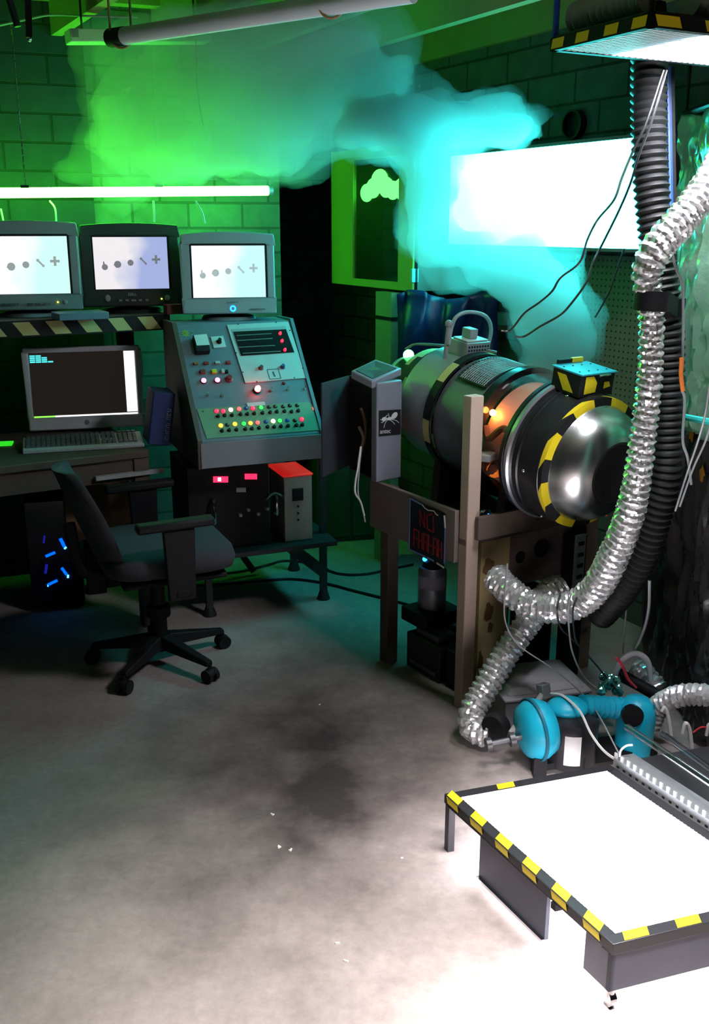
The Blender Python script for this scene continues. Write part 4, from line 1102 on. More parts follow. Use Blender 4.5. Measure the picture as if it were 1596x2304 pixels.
# cradle feet reaching the deck
for x in (.08, .44):
    cr = MB()
    zc = .972 - math.sin(R(7.1)) * x
    cr.hexa([Bw(x - .02, .18, BT), Bw(x + .02, .18, BT), Bw(x + .02, .48, BT), Bw(x - .02, .48, BT)], [Bw(x - .02, .20, zc - .165), Bw(x + .02, .20, zc - .165), Bw(x + .02, .46, zc - .165), Bw(x - .02, .46, zc - .165)])
    cr.build('cradle', DWOOD, tur, world=True)
MB().bar(Bw(.47, .075, .885), Bw(.42, .16, .885), .05, .02).build('support_bracket', GALV, tur, world=True)

# control box riding on the front drum
def tw_(x, phi, r): return wm(tur) @ sp3(x, phi, r)
cbx = thing('hazard_box', 'small black and yellow box with teal lid riding on the turbine drum', 'box', tuple(wm(tur) @ Vector((.56, 0, .226))), 0, rot=(0, R(7.1), BYAW))
BL_, BWd, BH = .125, .15, .062
MB().span((0, -BWd / 2, -.01), (BL_, BWd / 2, BH)).build('case', BLACK, cbx, bevel=.002)
hz = MB()
def slant(y0, y1, x): hz.quad((x, y0, -.008), (x, y1, -.008), (x, y1 - .012, BH - .004), (x, y0 - .012, BH - .004))
hz.add([(BL_ + .001, -.055, .0), (BL_ + .001, -.005, .004), (BL_ + .001, -.002, .034), (BL_ + .001, -.02, .056), (BL_ + .001, -.055, .056)], [(0, 1, 2, 3, 4)])
hz.add([(BL_ + .001, .03, .012), (BL_ + .001, .06, .018), (BL_ + .001, .052, .034), (BL_ + .001, .03, .034)], [(0, 1, 2, 3)])
hz.add([(.02, -BWd / 2 - .001, .05), (.06, -BWd / 2 - .001, .05), (.10, -BWd / 2 - .001, .0), (.055, -BWd / 2 - .001, .0)], [(0, 1, 2, 3)])
pieces(hz, 'hazard_stripe', YELLOW, cbx, smooth=0)
MB().span((-.006, -BWd / 2 - .005, BH), (BL_ + .006, BWd / 2 + .005, BH + .005)).build('teal_lid', pm('teal_lid', (0.03, 0.34, 0.44), 0.35), cbx, bevel=.001)
g = MB()
for x in (.03, .10):
    for y in (-.06, -.02, .02, .06): g.lathe([(0, 0), (.003, 0), (.003, .002), (0, .002)], (x, y, BH + .005), (0, 0, 1), 8)
pieces(g, 'lid_screw', BLACKM, cbx)
MB().span((-.014, -.05, BH + .004), (-.004, .05, BH + .018)).build('hinge_bar', BLACK, cbx)
MB().span((-.0145, .01, BH + .006), (-.0035, .06, BH + .020)).build('hinge_tape', YELLOW, cbx)
MB().tube([(BL_ + .006, -.005, BH - .004), (BL_ + .012, .02, BH - .002), (BL_ + .006, .045, BH - .004)], .005, 8).build('latch', CHROME, cbx)

# perforated module with cable arch on the rear drum
mo_ = thing('vented_module', 'small perforated metal module with an arched cable on top of the turbine', 'module', tuple(wm(tur) @ Vector((.005, 0, .211))), 0, rot=(0, R(7.1), BYAW))
MB().span((-.005, -.055, -.008), (.10, .055, .048)).build('case', pm('module_metal', (0.36, 0.4, 0.42), 0.4, 0.5), mo_, bevel=.002)
g = MB()
for i in range(8):
    for j in range(3): g.span((.1005, -.048 + i * .0125, .004 + j * .013), (.1012, -.041 + i * .0125, .011 + j * .013))
g.build('perforations', BLACK, mo_)
MB().span((.01, -.05, .048), (.09, .05, .055)).build('cover', LGREY, mo_, bevel=.002)
MB().span((.02, -.02, .055), (.07, .015, .09)).build('connector', GREY, mo_, bevel=.003)
MB().tube(spline([(.03, -.085, .03), (.02, -.07, .09), (.02, -.05, .13), (.03, .0, .145), (.05, .06, .13), (.06, .085, .08), (.06, .075, .0)], 8), .007, 10).build('cable_arch', pm('arch_cable', (0.3, 0.36, 0.38), 0.4), mo_)
MB().tube([(.02, -.085, -.03), (.02, -.085, .10)], .008, 10).ball((.02, -.085, .105), .014).build('stub_post', GREY, mo_)
cable('conduit', [tw_(-.20, R(30), .20), tw_(-.16, R(22), .215), tw_(-.05, R(12), .222), tw_(.06, R(-5), .228), tw_(.14, R(-14), .235)], .005, pm('steel_conduit', (0.35, 0.4, 0.42), 0.35, 0.6), 'thin grey conduit running along the top of the turbine to its tail', 'conduit')
sm = thing('circuit_board', 'small circuit board with red and blue pilot lights on the bench deck under the turbine', 'circuit board', tuple(Bw(.375, .03, BT)), BYAW)
MB().span((0, 0, 0), (.035, .20, .016)).build('board', pm('navy_board', (0.01, 0.015, 0.06), 0.4), sm)
for y, m_ in ((.16, LED_R), (.185, LED_R), (.13, LED_B), (.05, LED_B)):
    MB().ball((.033, y, .022), .006).build('pilot_light', m_, sm)
MB().tube(spline([(.03, .08, .02), (.035, .11, .06), (.03, .14, .05), (.035, .15, .02)], 6), .008, 8).build('foil_wrap', CHROME, sm)

# ---------------------------------------------------------------- open computer chassis on the bench corner
chs = thing('computer_chassis', 'tall open grey computer chassis with an ant sticker standing at the bench end', 'computer', (.08, 3.47, .716))
ic = Vector((.08, 3.47, 0))
CG = pm('chassis_grey', (0.21, 0.22, 0.27), 0.45, 0.1, var=0.15)
def colm(pts, z0, z1, m=0, mb=None):
    mb = mb or MB()
    return mb.hexa([Vector((x, y, z0)) for x, y in pts], [Vector((x, y, z1)) for x, y in pts])
f0 = W(848, 1088, 3.465); f1 = W(903, 1080, 3.54)
dv = Vector((f1.x - f0.x, f1.y - f0.y, 0)); dn = Vector((-dv.y, dv.x, 0)).normalized()
b0_, b1_ = f0 + dn * .16, f1 + dn * .16
colm([(f0.x, f0.y), (f1.x, f1.y), (f1.x + dn.x * .035, f1.y + dn.y * .035), (f0.x + dn.x * .035, f0.y + dn.y * .035)], .718, 1.085).build('front_column', CG, chs, world=True, bevel=.006)
p1, p2 = W(727, 1083, 3.55), W(787, 1075, 3.74)
e = (p2 - p1).normalized() * .006; en = Vector((-e.y, e.x, 0))
colm([(p1.x, p1.y), (p2.x, p2.y), (p2.x + en.x, p2.y + en.y), (p1.x + en.x, p1.y + en.y)], .718, 1.07).build('side_door', DARKM, chs, world=True)
p3 = f1 + dn * .03
colm([(p2.x, p2.y), (p3.x, p3.y), (p3.x + .004, p3.y + .01), (p2.x + .004, p2.y + .01)], .716, 1.07).build('back_plate', pm('dark_inner_steel', (0.05, 0.04, 0.035), 0.5, 0.3), chs, world=True)
colm([(f0.x - .01, f0.y + .04), (f1.x, f1.y + .02), (p2.x + .03, p2.y - .03), (p2.x, p2.y - .06)], .718, .724).build('bottom_plate', DARKM, chs, world=True)
top4 = [W(838, 858, 3.46), W(904, 828, 3.57), W(845, 808, 3.66), W(790, 834, 3.52)]
dwn = Vector((0, 0, -.028))
MB().hexa([v + dwn for v in top4], top4).build('tilted_lid', CG, chs, world=True, bevel=.004)
cc_ = sum(top4, Vector()) / 4
ins = [cc_ + (v - cc_) * .80 + Vector((0, 0, .002)) for v in top4]
MB().hexa([v + Vector((0, 0, -.004)) for v in ins], ins).build('lid_inset', pm('lid_dark', (0.06, 0.075, 0.09), 0.3), chs, world=True)
# ant sticker on the column
sn = Vector((dv.y, -dv.x, 0)).normalized(); s0 = f0 + sn * .0012
def sk(px, py, o=0): return hit(px, py, s0 + sn * o, sn)
so = MB().hexa([sk(853, 982), sk(902, 977), sk(902, 921), sk(853, 924)], [sk(853, 982, .001), sk(902, 977, .001), sk(902, 921, .001), sk(853, 924, .001)]).build('sticker', BLACK, chs, world=True, smooth=0)
an = MB()
def ab(cx, cy, rx_, ry_, ang=0):
    pts = []
    for i in range(18):
        t = 2 * PI * i / 18; x, y = rx_ * math.cos(t), ry_ * math.sin(t)
        pts.append(sk(cx + x * math.cos(ang) - y * math.sin(ang), cy + x * math.sin(ang) + y * math.cos(ang), .0018))
    an.add(pts, [tuple(range(18))])
ab(888, 935, 9, 5.5, -.9); ab(877, 942, 6.5, 3.6, -.2); ab(865, 943, 6, 4.5, -.5)
for pts in (((872, 945), (867, 952), (864, 963)), ((878, 945), (884, 949), (889, 955)), ((880, 943), (892, 946), (898, 951)), ((870, 944), (860, 951), (858, 950)), ((876, 938), (874, 930)), ((866, 940), (872, 934)), ((861, 945), (856, 944))):
    for a, b_ in zip(pts, pts[1:]): an.bar(sk(*a, .0018), sk(*b_, .0018), .0022, .0006, 0, sn)
an.build('ant_emblem', pm('sticker_white', (0.62, 0.64, 0.68), 0.6), so, world=True, smooth=0)
lt = text_obj('antec', .024, None, (0, 0, 0), MATS['sticker_white'], name='lettering', align='LEFT')
xd = (sk(890, 973) - sk(855, 976)).normalized(); zd = sn.cross(xd).normalized()
Mx = Matrix((xd, zd, sn)).transposed().to_4x4(); Mx.translation = sk(855, 976, .0018)
lt.parent = so; lt.matrix_basis = wm(so).inverted() @ Mx
for i, (pts, mm) in enumerate(((((812, 918), (820, 940), (824, 980), (816, 1010), (806, 1040)), pm('brown_wire', (0.16, 0.09, 0.06), 0.5)), (((808, 960), (818, 985), (812, 1015), (806, 1045)), pm('tan_wire', (0.3, 0.24, 0.15), 0.5)), (((830, 900), (828, 960), (822, 1000), (812, 1040)), WIREB))):
    MB().tube(spline([W(x, y, 3.58) for x, y in pts], 6), .006, 6).build('wire_bundle', mm, chs, world=True)
cable('white_flex', [W(812, 1005, 3.50), W(806, 1050, 3.46), W(800, 1085, 3.44), W(800, 1110, 3.43), W(812, 1130, 3.44), W(820, 1160, 3.45)], .0035, WIREW, 'white twin flex dangling out of the open computer chassis', 'cable')
cable('white_flex', [W(813, 1008, 3.52), W(808, 1060, 3.47), W(806, 1110, 3.45), W(815, 1140, 3.46), W(822, 1175, 3.46)], .003, WIREG, 'thinner grey flex dangling beside the white flex of the open chassis', 'cable')
# ================================================================ wall cabinet, pegboard and what hangs on the right wall
RYAW = math.atan2(-.866, .5)                    # along the wall, towards the camera
ca = Vector((.262, 4.545, 0))
cab = thing('wall_cabinet', 'wall cabinet with yellow framed mirror-dark glass door, left of the bright window', 'cabinet', (ca.x, ca.y, 1.335), RYAW)
# local: -x runs along the wall away from the camera, +y into the wall
CL, CDp, CHh = .76, .365, .64
CABM = pm('grey_cabinet_board', (0.20, 0.22, 0.19), 0.6)
bd = MB().span((-CL, .025, 0), (0, CDp, .02)).span((-CL, .025, CHh - .02), (0, CDp, CHh)).span((-CL, .025, .02), (-CL + .02, CDp, CHh - .02)).span((-.02, .025, .02), (0, CDp, CHh - .02)).span((-CL + .02, CDp - .02, .02), (-.02, CDp, CHh - .02))
bd.build('body', CABM, cab)
fr = MB(); YF = pm('yellow_frame', (0.42, 0.46, 0.10), 0.5, var=.1)
fw = .16
fr.span((-CL, 0, 0), (-CL + .22, .02, CHh)); fr.span((-.125, 0, 0), (0, .02, CHh)); fr.span((-CL + .22, 0, 0), (-.125, .02, .035)); fr.span((-CL + .22, 0, CHh - .05), (-.125, .02, CHh))
fr.build('door_frame', YF, cab, bevel=.002)
lt_ = MB()  # added glowing blobs imitate the tube's reflection in the door glass
for x, z, r_ in ((-.50, .44, .05), (-.44, .46, .055), (-.38, .49, .065), (-.32, .46, .055), (-.26, .445, .05), (-.19, .45, .055)): lt_.ball((x, .055, z), r_, (1.1, .35, .85), 18)
lt_.build('door_reflection', led('door_reflection_glow', (0.09, 1.0, 0.10), 36.0), cab)
gm = glass('smoked_door_glass', (0.35, 0.42, 0.38), 0.06, 0.18)
MB().span((-CL + .22, .010, .035), (-.125, .016, CHh - .05)).build('door_glass', gm, cab)
for z in (.07, .56): MB().span((-.006, -.006, z - .03), (.006, .03, z + .03)).build('hinge', pm('teal_hinge', (0.35, 0.6, 0.62), 0.4), cab, bevel=.001)
MB().span((.001, .012, .0), (.006, .024, CHh)).build('edge_trim', BLACKM, cab)
po_ = thing('timber_post', 'upright timber post standing under the wall cabinet', 'post', (.150, 4.62, 0), RYAW)
MB().span((-.10, 0, 0), (.04, .05, 1.325)).build('upright', pm('post_timber', (0.30, 0.30, 0.16), 0.7), po_)
MB().span((-.105, -.004, 1.20), (.045, .054, 1.215)).build('dark_strap', BLACK, po_)
# blue tarp bunched under the cabinet side
tp_ = MB(); NX, NZ = 24, 14; vs = []; fs = []
rn = random.Random(3)
a_, b_ = W(893, 660, 4.52), W(1120, 655, 4.42)
for j in range(NZ + 1):
    for i in range(NX + 1):
        u, v_ = i / NX, j / NZ
        p = a_.lerp(b_, u); z = 1.325 - .42 * v_ + .02 * math.sin(u * 9)
        vs.append((p.x + .012 * math.sin(u * 31 + v_ * 3), p.y + .018 * math.sin(u * 17 + v_ * 4) + .02 * math.sin(v_ * 9 + u * 5), z))
for j in range(NZ):
    for i in range(NX): fs.append((j * (NX + 1) + i, j * (NX + 1) + i + 1, (j + 1) * (NX + 1) + i + 1, (j + 1) * (NX + 1) + i))
tag(tp_.add(vs, fs).build('tarp', pm('navy_tarp', (0.008, 0.022, 0.09), 0.35, bump=.2, bscale=20), solid=.004, smooth=60), 'dark blue tarp hanging below the wall cabinet behind the turbine', 'tarp')
# pegboard
def pegmat():
    m = pm('pegboard_brown', (0.20, 0.17, 0.13), 0.7)
    nt = m.node_tree; N = nt.nodes; L = nt.links; b = N['Principled BSDF']
    geo = N.new('ShaderNodeNewGeometry')
    dt = N.new('ShaderNodeVectorMath'); dt.operation = 'DOT_PRODUCT'; L.new(geo.outputs['Position'], dt.inputs[0]); dt.inputs[1].default_value = tuple(DW)
    sp = N.new('ShaderNodeSeparateXYZ'); L.new(geo.outputs['Position'], sp.inputs[0])
    cb = N.new('ShaderNodeCombineXYZ'); L.new(dt.outputs['Value'], cb.inputs[0]); L.new(sp.outputs['Z'], cb.inputs[1])
    sc = N.new('ShaderNodeVectorMath'); sc.operation = 'SCALE'; sc.inputs['Scale'].default_value = 1 / .0254; L.new(cb.outputs[0], sc.inputs[0])
    fr_ = N.new('ShaderNodeVectorMath'); fr_.operation = 'FRACTION'; L.new(sc.outputs[0], fr_.inputs[0])
    sb = N.new('ShaderNodeVectorMath'); sb.operation = 'SUBTRACT'; sb.inputs[1].default_value = (.5, .5, 0); L.new(fr_.outputs[0], sb.inputs[0])
    ln = N.new('ShaderNodeVectorMath'); ln.operation = 'LENGTH'; L.new(sb.outputs[0], ln.inputs[0])
    gt = N.new('ShaderNodeMath'); gt.operation = 'GREATER_THAN'; gt.inputs[1].default_value = .17; L.new(ln.outputs['Value'], gt.inputs[0])
    mx = N.new('ShaderNodeMix'); mx.data_type = 'RGBA'; mx.inputs[6].default_value = (.012, .012, .01, 1)
    src = b.inputs['Base Color'].links[0].from_socket
    L.new(gt.outputs[0], mx.inputs[0]); L.new(src, mx.inputs[7]); L.new(mx.outputs[2], b.inputs['Base Color'])
    return m
pa, pb_ = on_wall(1300, 0, .012), on_wall(1475, 0, .012)
pg = MB().hexa([Vector((p.x, p.y, .55)) for p in (pa, pb_, pb_ + NW * .008, pa + NW * .008)], [Vector((p.x, p.y, 1.505)) for p in (pa, pb_, pb_ + NW * .008, pa + NW * .008)])
tag(pg.build('pegboard', pegmat(), smooth=0), 'brown pegboard on the wall below the bright window, behind the hoses', 'pegboard')
# ledge with a small clear box
la, lb = on_wall(1095, 0, .06), on_wall(1215, 0, .06)
lg = thing('wall_ledge', 'narrow wall ledge with a small clear box, below the left end of the bright window', 'shelf', (la.x, la.y, 1.17))
MB().bar((la.x, la.y, 1.172), (lb.x, lb.y, 1.172), .12, .018).build('board', DWOOD, lg, world=True)
q = la.lerp(lb, .35)
cl_ = thing('clear_box', 'small clear plastic box on the wall ledge right of the blue tarp', 'box', (q.x, q.y, 1.181), RYAW)
MB().span((-.06, -.03, 0), (.06, .04, .055)).build('body', pm('milky_teal', (0.10, 0.28, 0.24), 0.3), cl_, bevel=.003)
MB().ball(tuple(la.lerp(lb, .78) + Vector((0, 0, 1.194))), .012).build('bulb', pm('pale_bulb', (0.7, 0.8, 0.8), 0.3), lg, world=True)
# round flue opening high on the wall
fl_ = on_wall(1286, 0, .0); d = ray(1286, 281); z = CAM_H + d.z / d.y * fl_.y
fv = thing('flue_collar', 'round black flue opening high on the block wall above the window', 'flue', (fl_.x, fl_.y, z))
MB().lathe([(.048, 0), (.056, 0), (.056, .03), (.048, .03)], tuple(fl_), tuple(-NW), 28).build('collar', BLACKM, fv, world=False) if False else None
cm = MB().lathe([(.050, -.005), (.058, -.005), (.058, .035), (.050, .035)], (fl_.x, fl_.y, z), tuple(-NW), 28); cm.build('collar', BLACKM, fv, world=True)
cm = MB().lathe([(0, .004), (.050, .004)], (fl_.x, fl_.y, z), tuple(-NW), 28); cm.build('dark_throat', BLACK, fv, world=True)

# ================================================================ foil curtain at the right
cu = MB(); NX, NZ = 60, 70; vs = []; fs = []
A_, B_ = Vector((1.105, 3.50, 0)), Vector((1.10, 2.74, 0)); ZB = .98
nn_ = Vector((-.995, .1, 0))
from mathutils import noise as mno
for j in range(NZ + 1):
    for i in range(NX + 1):
        u, v_ = i / NX, j / NZ
        p = A_.lerp(B_, u); z = ZB + (1.97 - ZB) * v_
        k = mno.noise(Vector((u * 9, z * 1.8, 0))) * .05 + abs(mno.noise(Vector((u * 22, z * 4.5, 4)))) * .035 + mno.noise(Vector((u * 40, z * 14, 9))) * .02
        vs.append(tuple(Vector((p.x, p.y, z)) + nn_ * k))
for j in range(NZ):
    for i in range(NX): fs.append((j * (NX + 1) + i, j * (NX + 1) + i + 1, (j + 1) * (NX + 1) + i + 1, (j + 1) * (NX + 1) + i))
fo_ = cu.add(vs, fs).build('foil_curtain', pm('crinkled_foil', (0.32, 0.62, 0.44), 0.3, 0.6, var=.3, bump=.35, bscale=35), smooth=25, solid=.002)
tag(fo_, 'crinkled dark foil sheet hanging behind the hoses at the right edge', 'curtain')
vs = []
for j in range(NZ + 1):
    for i in range(NX + 1):
        u, v_ = i / NX, j / NZ
        p = A_.lerp(B_, u); z = .02 + (ZB + .02) * v_
        k = mno.noise(Vector((u * 8 + 3, z * 2, 5))) * .06 + abs(mno.noise(Vector((u * 18, z * 5, 8)))) * .04 - .03
        vs.append(tuple(Vector((p.x, p.y, z)) + nn_ * k))
tag(MB().add(vs, fs).build('plastic_sheet', pm('black_sheet', (0.035, 0.032, 0.03), 0.22, 0.0, bump=.3, bscale=30), smooth=25, solid=.002), 'black plastic sheet hanging to the floor below the foil sheet at the right edge', 'sheet')
for (px, py, yy, s_, lb_) in ((1556, 968, 3.16, .022, 'bright orange glint modelled as a lump low on the foil sheet, just under the teal rod'), (1580, 1065, 3.05, .018, 'smaller orange glint modelled as a lump on the black sheet near the right edge')):
    p = W(px, py, yy); q = MB()  # small lumps standing in for orange reflections on the sheets
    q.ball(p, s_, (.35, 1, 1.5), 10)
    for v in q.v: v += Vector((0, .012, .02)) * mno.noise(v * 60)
    tag(q.build('orange_glint', pm('orange_glint_skin', (0.9, 0.36, 0.04), 0.2, 0.6), smooth=20), lb_, 'glint')
k = MB().tube([A_ + Vector((0, 0, 1.98)), B_ + Vector((0, 0, 1.98))], .012, 10); k.build('curtain_rail', BLACKM, fo_, world=True)
for q in (A_, A_.lerp(B_, .35)): MB().tube([q + Vector((0, 0, 1.98)), q + Vector((0, 0, CEIL))], .006, 8).build('rail_hanger', BLACKM, fo_, world=True)
ts = MB().tube([W(1540, 938, 2.95), W(1640, 957, 2.75)], .010, 8)
tag(ts.build('teal_rod', pm('teal_rod_paint', (0.05, 0.65, 0.6), 0.4)), 'short teal rod in front of the foil sheet at the right edge', 'rod')

# ================================================================ hoses
def duct(pts, r, pitch, amp, jit, seg=28, sub=4, seed=1, spiral=True, rf=None):
    P = resample(spline(pts, 24), pitch / sub)
    rn = random.Random(seed); mb = MB(); vs = []; fs = []; x = None; n = len(P)
    for i, p in enumerate(P):
        t = (P[min(i + 1, n - 1)] - P[max(i - 1, 0)]).normalized()
        if x is None: x = basis(t)[0]
        x = (x - t * x.dot(t)).normalized(); y = t.cross(x)
        for k in range(seg):
            a = 2 * PI * k / seg
            ph = 2 * PI * i / sub + (a if spiral else 0)
            rr = (rf(i / n) if rf else r) + amp * (math.cos(ph) * .5 - .5) + jit * (rn.random() * 2 - 1)
            vs.append(p + (x * math.cos(a) + y * math.sin(a)) * rr + t * jit * .8 * (rn.random() * 2 - 1))
    for i in range(n - 1):
        for k in range(seg):
            k2 = (k + 1) % seg
            fs.append((i * seg + k, i * seg + k2, (i + 1) * seg + k2, (i + 1) * seg + k))
    fs.append(tuple(range(seg))[::-1]); fs.append(tuple(range((n - 1) * seg, n * seg)))
    return mb.add(vs, fs)
def r_long(t):
    ks = ((0, .046), (.22, .046), (.27, .038), (.36, .0345), (.50, .038), (.62, .044), (.72, .048), (1.0, .048))
    for (a, ra), (b, rb_) in zip(ks, ks[1:]):
        if t <= b: return ra + (rb_ - ra) * (t - a) / (b - a)
    return ks[-1][1]
FOIL = pm('aluminium_foil_duct', (0.94, 0.94, 0.96), 0.25, 0.66, var=.05)
d1 = duct([W(1660, 300, 2.78), W(1596, 415, 2.72), W(1535, 495, 2.67), W(1478, 560, 2.64), W(1456, 620, 2.64), W(1466, 690, 2.65), W(1466, 770, 2.66), W(1461, 870, 2.66), W(1449, 970, 2.66), W(1437, 1060, 2.66),
           W(1418, 1155, 2.68), W(1386, 1240, 2.72), W(1340, 1325, 2.78), W(1280, 1366, 2.84), W(1210, 1366, 2.90), W(1155, 1337, 2.96), W(1112, 1296, 3.04)], .049, .022, .008, .0026, 34, seed=2, rf=r_long)
tag(d1.build('silver_duct', FOIL, smooth=12), 'long silver foil duct sweeping down past the turbine nose and under the bench', 'duct')
d2 = duct([W(1262, 1318, 3.11), W(1228, 1340, 3.08), W(1192, 1395, 3.02), W(1140, 1470, 2.96), W(1095, 1545, 2.91), W(1064, 1600, 2.87), W(1066, 1640, 2.84), W(1108, 1652, 2.80)], .046, .022, .008, .0026, 34, seed=4)
tag(d2.build('silver_duct', FOIL, smooth=12), 'shorter silver foil duct running from the bench down to the floor by the grey case', 'duct')
d3 = duct([W(1462, 95, 2.95), W(1461, 250, 2.92), W(1465, 400, 2.90), W(1476, 520, 2.88), W(1489, 640, 2.86), W(1501, 740, 2.85), W(1503, 860, 2.84), W(1502, 960, 2.83), W(1498, 1060, 2.82),
           W(1478, 1150, 2.83), W(1450, 1240, 2.86), W(1405, 1320, 2.92), W(1350, 1385, 3.02)], .051, .0215, .009, 0.0, 28, 6, spiral=False)
tag(d3.build('black_hose', RUBBER, smooth=50), 'black corrugated hose hanging from the ceiling lamp behind the silver duct', 'hose')
cc = W(1466, 676, 2.648); ce_ = W(1497, 690, 2.85)
sd = thing('hose_strap', 'black strap binding the silver duct to the black hose', 'strap', tuple(cc))
MB().lathe([(.043, -.026), (.0465, -.026), (.0465, .026), (.043, .026)], cc, (.05, 0, 1), 28).build('duct_loop', BLACK, sd, world=True)
MB().lathe([(.0515, -.026), (.055, -.026), (.055, .026), (.0515, .026)], ce_, (.04, 0, 1), 28).build('hose_loop', BLACK, sd, world=True)
MB().bar(cc + Vector((.045, .02, 0)), ce_ + Vector((.02, -.048, 0)), .006, .05).build('link', BLACK, sd, world=True)

# ================================================================ hanging lamp canopy
KZ = 2.03
k0 = Vector((.478, 2.612, KZ)); kly = Vector((.455, -.8905, 0)); klx = Vector((.8905, .455, 0))
can = thing('lamp_canopy', 'hanging lamp canopy with louvred glowing underside and hazard edge at top right', 'lamp', tuple(k0), math.atan2(klx.y, klx.x))
KW, KD = .60, .345                       # local: x = along klx, -y = towards the camera
fr = MB(); FH = .030
for lo, hi in (((0, -KD, 0), (KW, -KD + .018, FH)), ((0, -.018, 0), (KW, 0, FH)), ((0, -KD, 0), (.018, 0, FH)), ((KW - .018, -KD, 0), (KW, 0, FH))): fr.span(lo, hi)
fr.build('frame', BLACK, can)
tp2 = MB()
for x0 in (.02, .165, .31, .455):
    tp2.quad((x0, -KD - .001, .004), (x0 + .07, -KD - .001, .004), (x0 + .06, -KD - .001, FH - .004), (x0 - .01, -KD - .001, FH - .004))
for y0 in (-.05, -.14, -.24, -.33):
    tp2.quad((-.001, y0, .004), (-.001, y0 + .045, .004), (-.001, y0 + .04, FH - .004), (-.001, y0 - .005, FH - .004))
pieces(tp2, 'hazard_stripe', YELLOW, can, smooth=0)
MB().span((.018, -KD + .018, .022), (KW - .018, -.018, .026)).build('reflector', pm('lamp_reflector', (0.03, 0.10, 0.13), 0.4), can)
MB().span((.185, -KD + .03, .008), (KW - .02, -.022, .012)).build('diffuser', pm('lamp_glow', (0.8, 0.8, 0.8), 0.4, emis=(0.95, 0.95, 1.0), strength=CANOPY_GLOW), can)
lv = MB(); x = .015
while x < KW + .1:
    a = Vector((x, -KD + .012, .004)); b_ = Vector((x - .12, -.012, .004))
    # keep slats inside the frame
    if a.x > KW - .015: t = (a.x - (KW - .015)) / .12; a = a.lerp(b_, t)
    if b_.x < .015: t = (.015 - b_.x) / .12; b_ = b_.lerp(a, t)
    if (a - b_).length > .02: lv.bar(a, b_, .0065, .004)
    x += .020
tag(lv.build('louvre', pm('louvre_white', (0.85, 0.95, 0.95), 0.4), can, smooth=0), kind=None)
tp2 = duct([(.065, -.02, .074), (.065, -.10, .078), (.065, -.18, .080), (.065, -.27, .080)], .040, .022, .008, 0, 24, 5, spiral=False)
tp2.build('top_conduit', pm('grey_ribbed', (0.42, 0.46, 0.48), 0.45), can, smooth=50)
tp2 = duct([(.16, -.285, .080), (.30, -.285, .082), (.42, -.285, .082), (.58, -.285, .082)], .040, .022, .008, 0, 24, 5, spiral=False)
tp2.build('top_conduit', MATS['grey_ribbed'], can, smooth=50)
MB().span((.004, -KD + .004, .027), (KW - .004, -.004, .034)).build('top_cover', DARKM, can)
MB().tube([(.02, -.33, .10), (.20, -.335, .125), (.40, -.335, .125), (.57, -.335, .12)], .006, 8).build('top_rod', LGREY, can)
BLP = pm('blue_pole_paint', (0.01, 0.05, 0.35), 0.45)
for x, y, mt in ((.008, -.008, BLP), (.008, -KD + .01, BLACKM), (KW - .01, -.01, BLACKM), (KW - .01, -KD + .01, BLACKM)):
    MB().tube([(x, y, .02), (x, y, CEIL - KZ)], .008, 10).build('hanger_pole', mt, can)
MB().span((.30, -KD - .004, .03), (.345, -KD + .002, .20)).build('blue_strap', pm('blue_strap', (0.02, 0.06, 0.45), 0.6), can)
MB().span((.365, -KD - .004, .01), (.385, -KD + .004, .40)).build('black_strap', BLACK, can)
MB().tube(spline([(.27, -KD - .01, .22), (.275, -KD - .01, .10), (.31, -KD - .012, .06), (.37, -KD - .012, .075), (.43, -KD - .01, .14), (.45, -KD - .01, .25)], 8), .003, 6).build('white_lead', WIREW, can)
MB().hexa([Vector((.05, -.30, .03)), Vector((.09, -.30, .03)), Vector((.09, -.28, .03)), Vector((.05, -.28, .03))], [Vector((.055, -.30, .065)), Vector((.08, -.30, .065)), Vector((.08, -.28, .065)), Vector((.055, -.28, .065))]).build('black_clip', BLACK, can)

# blue strip of cloth and bundled cable behind the black hose
bs = MB()
for (px, yy, wdt, m_) in ((1497, 2.97, .018, 0), (1507, 3.0, .006, 1), (1512, 3.02, .012, 2), (1501, 2.958, .003, 1)):
    a = W(px, 150, yy); b_ = W(px + 8, 640, yy)
    bs.bar(a, b_, wdt, .010, m_)
tag(bs.build('cable_bundle', [pm('bundle_grey', (0.16, 0.15, 0.19), 0.6), pm('bundle_blue', (0.01, 0.07, 0.36), 0.5), BLACK]), 'bundle of grey and blue cables hanging just right of the black hose', 'cable bundle')

# ================================================================ light table on the floor
TZ = .17
T0 = Vector((.239, 2.289, 0)); tly = Vector((.471, -.882, 0)); tlx = Vector((.955, .297, 0)).normalized()
TWd, TLn = .500, .648
def TP(u, v, z): return T0 + tlx * u + tly * v + Vector((0, 0, z))
tab = thing('light_table', 'low glowing light table with black and yellow hazard frame on the floor', 'light table', tuple(T0))
inner = .030
def tslab(mb, u0, u1, v0, v1, z0, z1, m=0):
    q = [(u0, v0), (u1, v0), (u1, v1), (u0, v1)]
    return mb.hexa([TP(u, v, z0) for u, v in q], [TP(u, v, z1) for u, v in q], m)
fr = MB()
tslab(fr, 0, TWd, 0, inner, TZ - .028, TZ); tslab(fr, 0, TWd, TLn - inner, TLn, TZ - .028, TZ)
tslab(fr, 0, inner, inner, TLn - inner, TZ - .028, TZ); tslab(fr, TWd - inner, TWd, inner, TLn - inner, TZ - .028, TZ)
TFR = pm('table_frame_black', (0.02, 0.02, 0.025), 0.4)
fr.build('frame', TFR, tab, world=True, bevel=.002)
tp3 = MB()
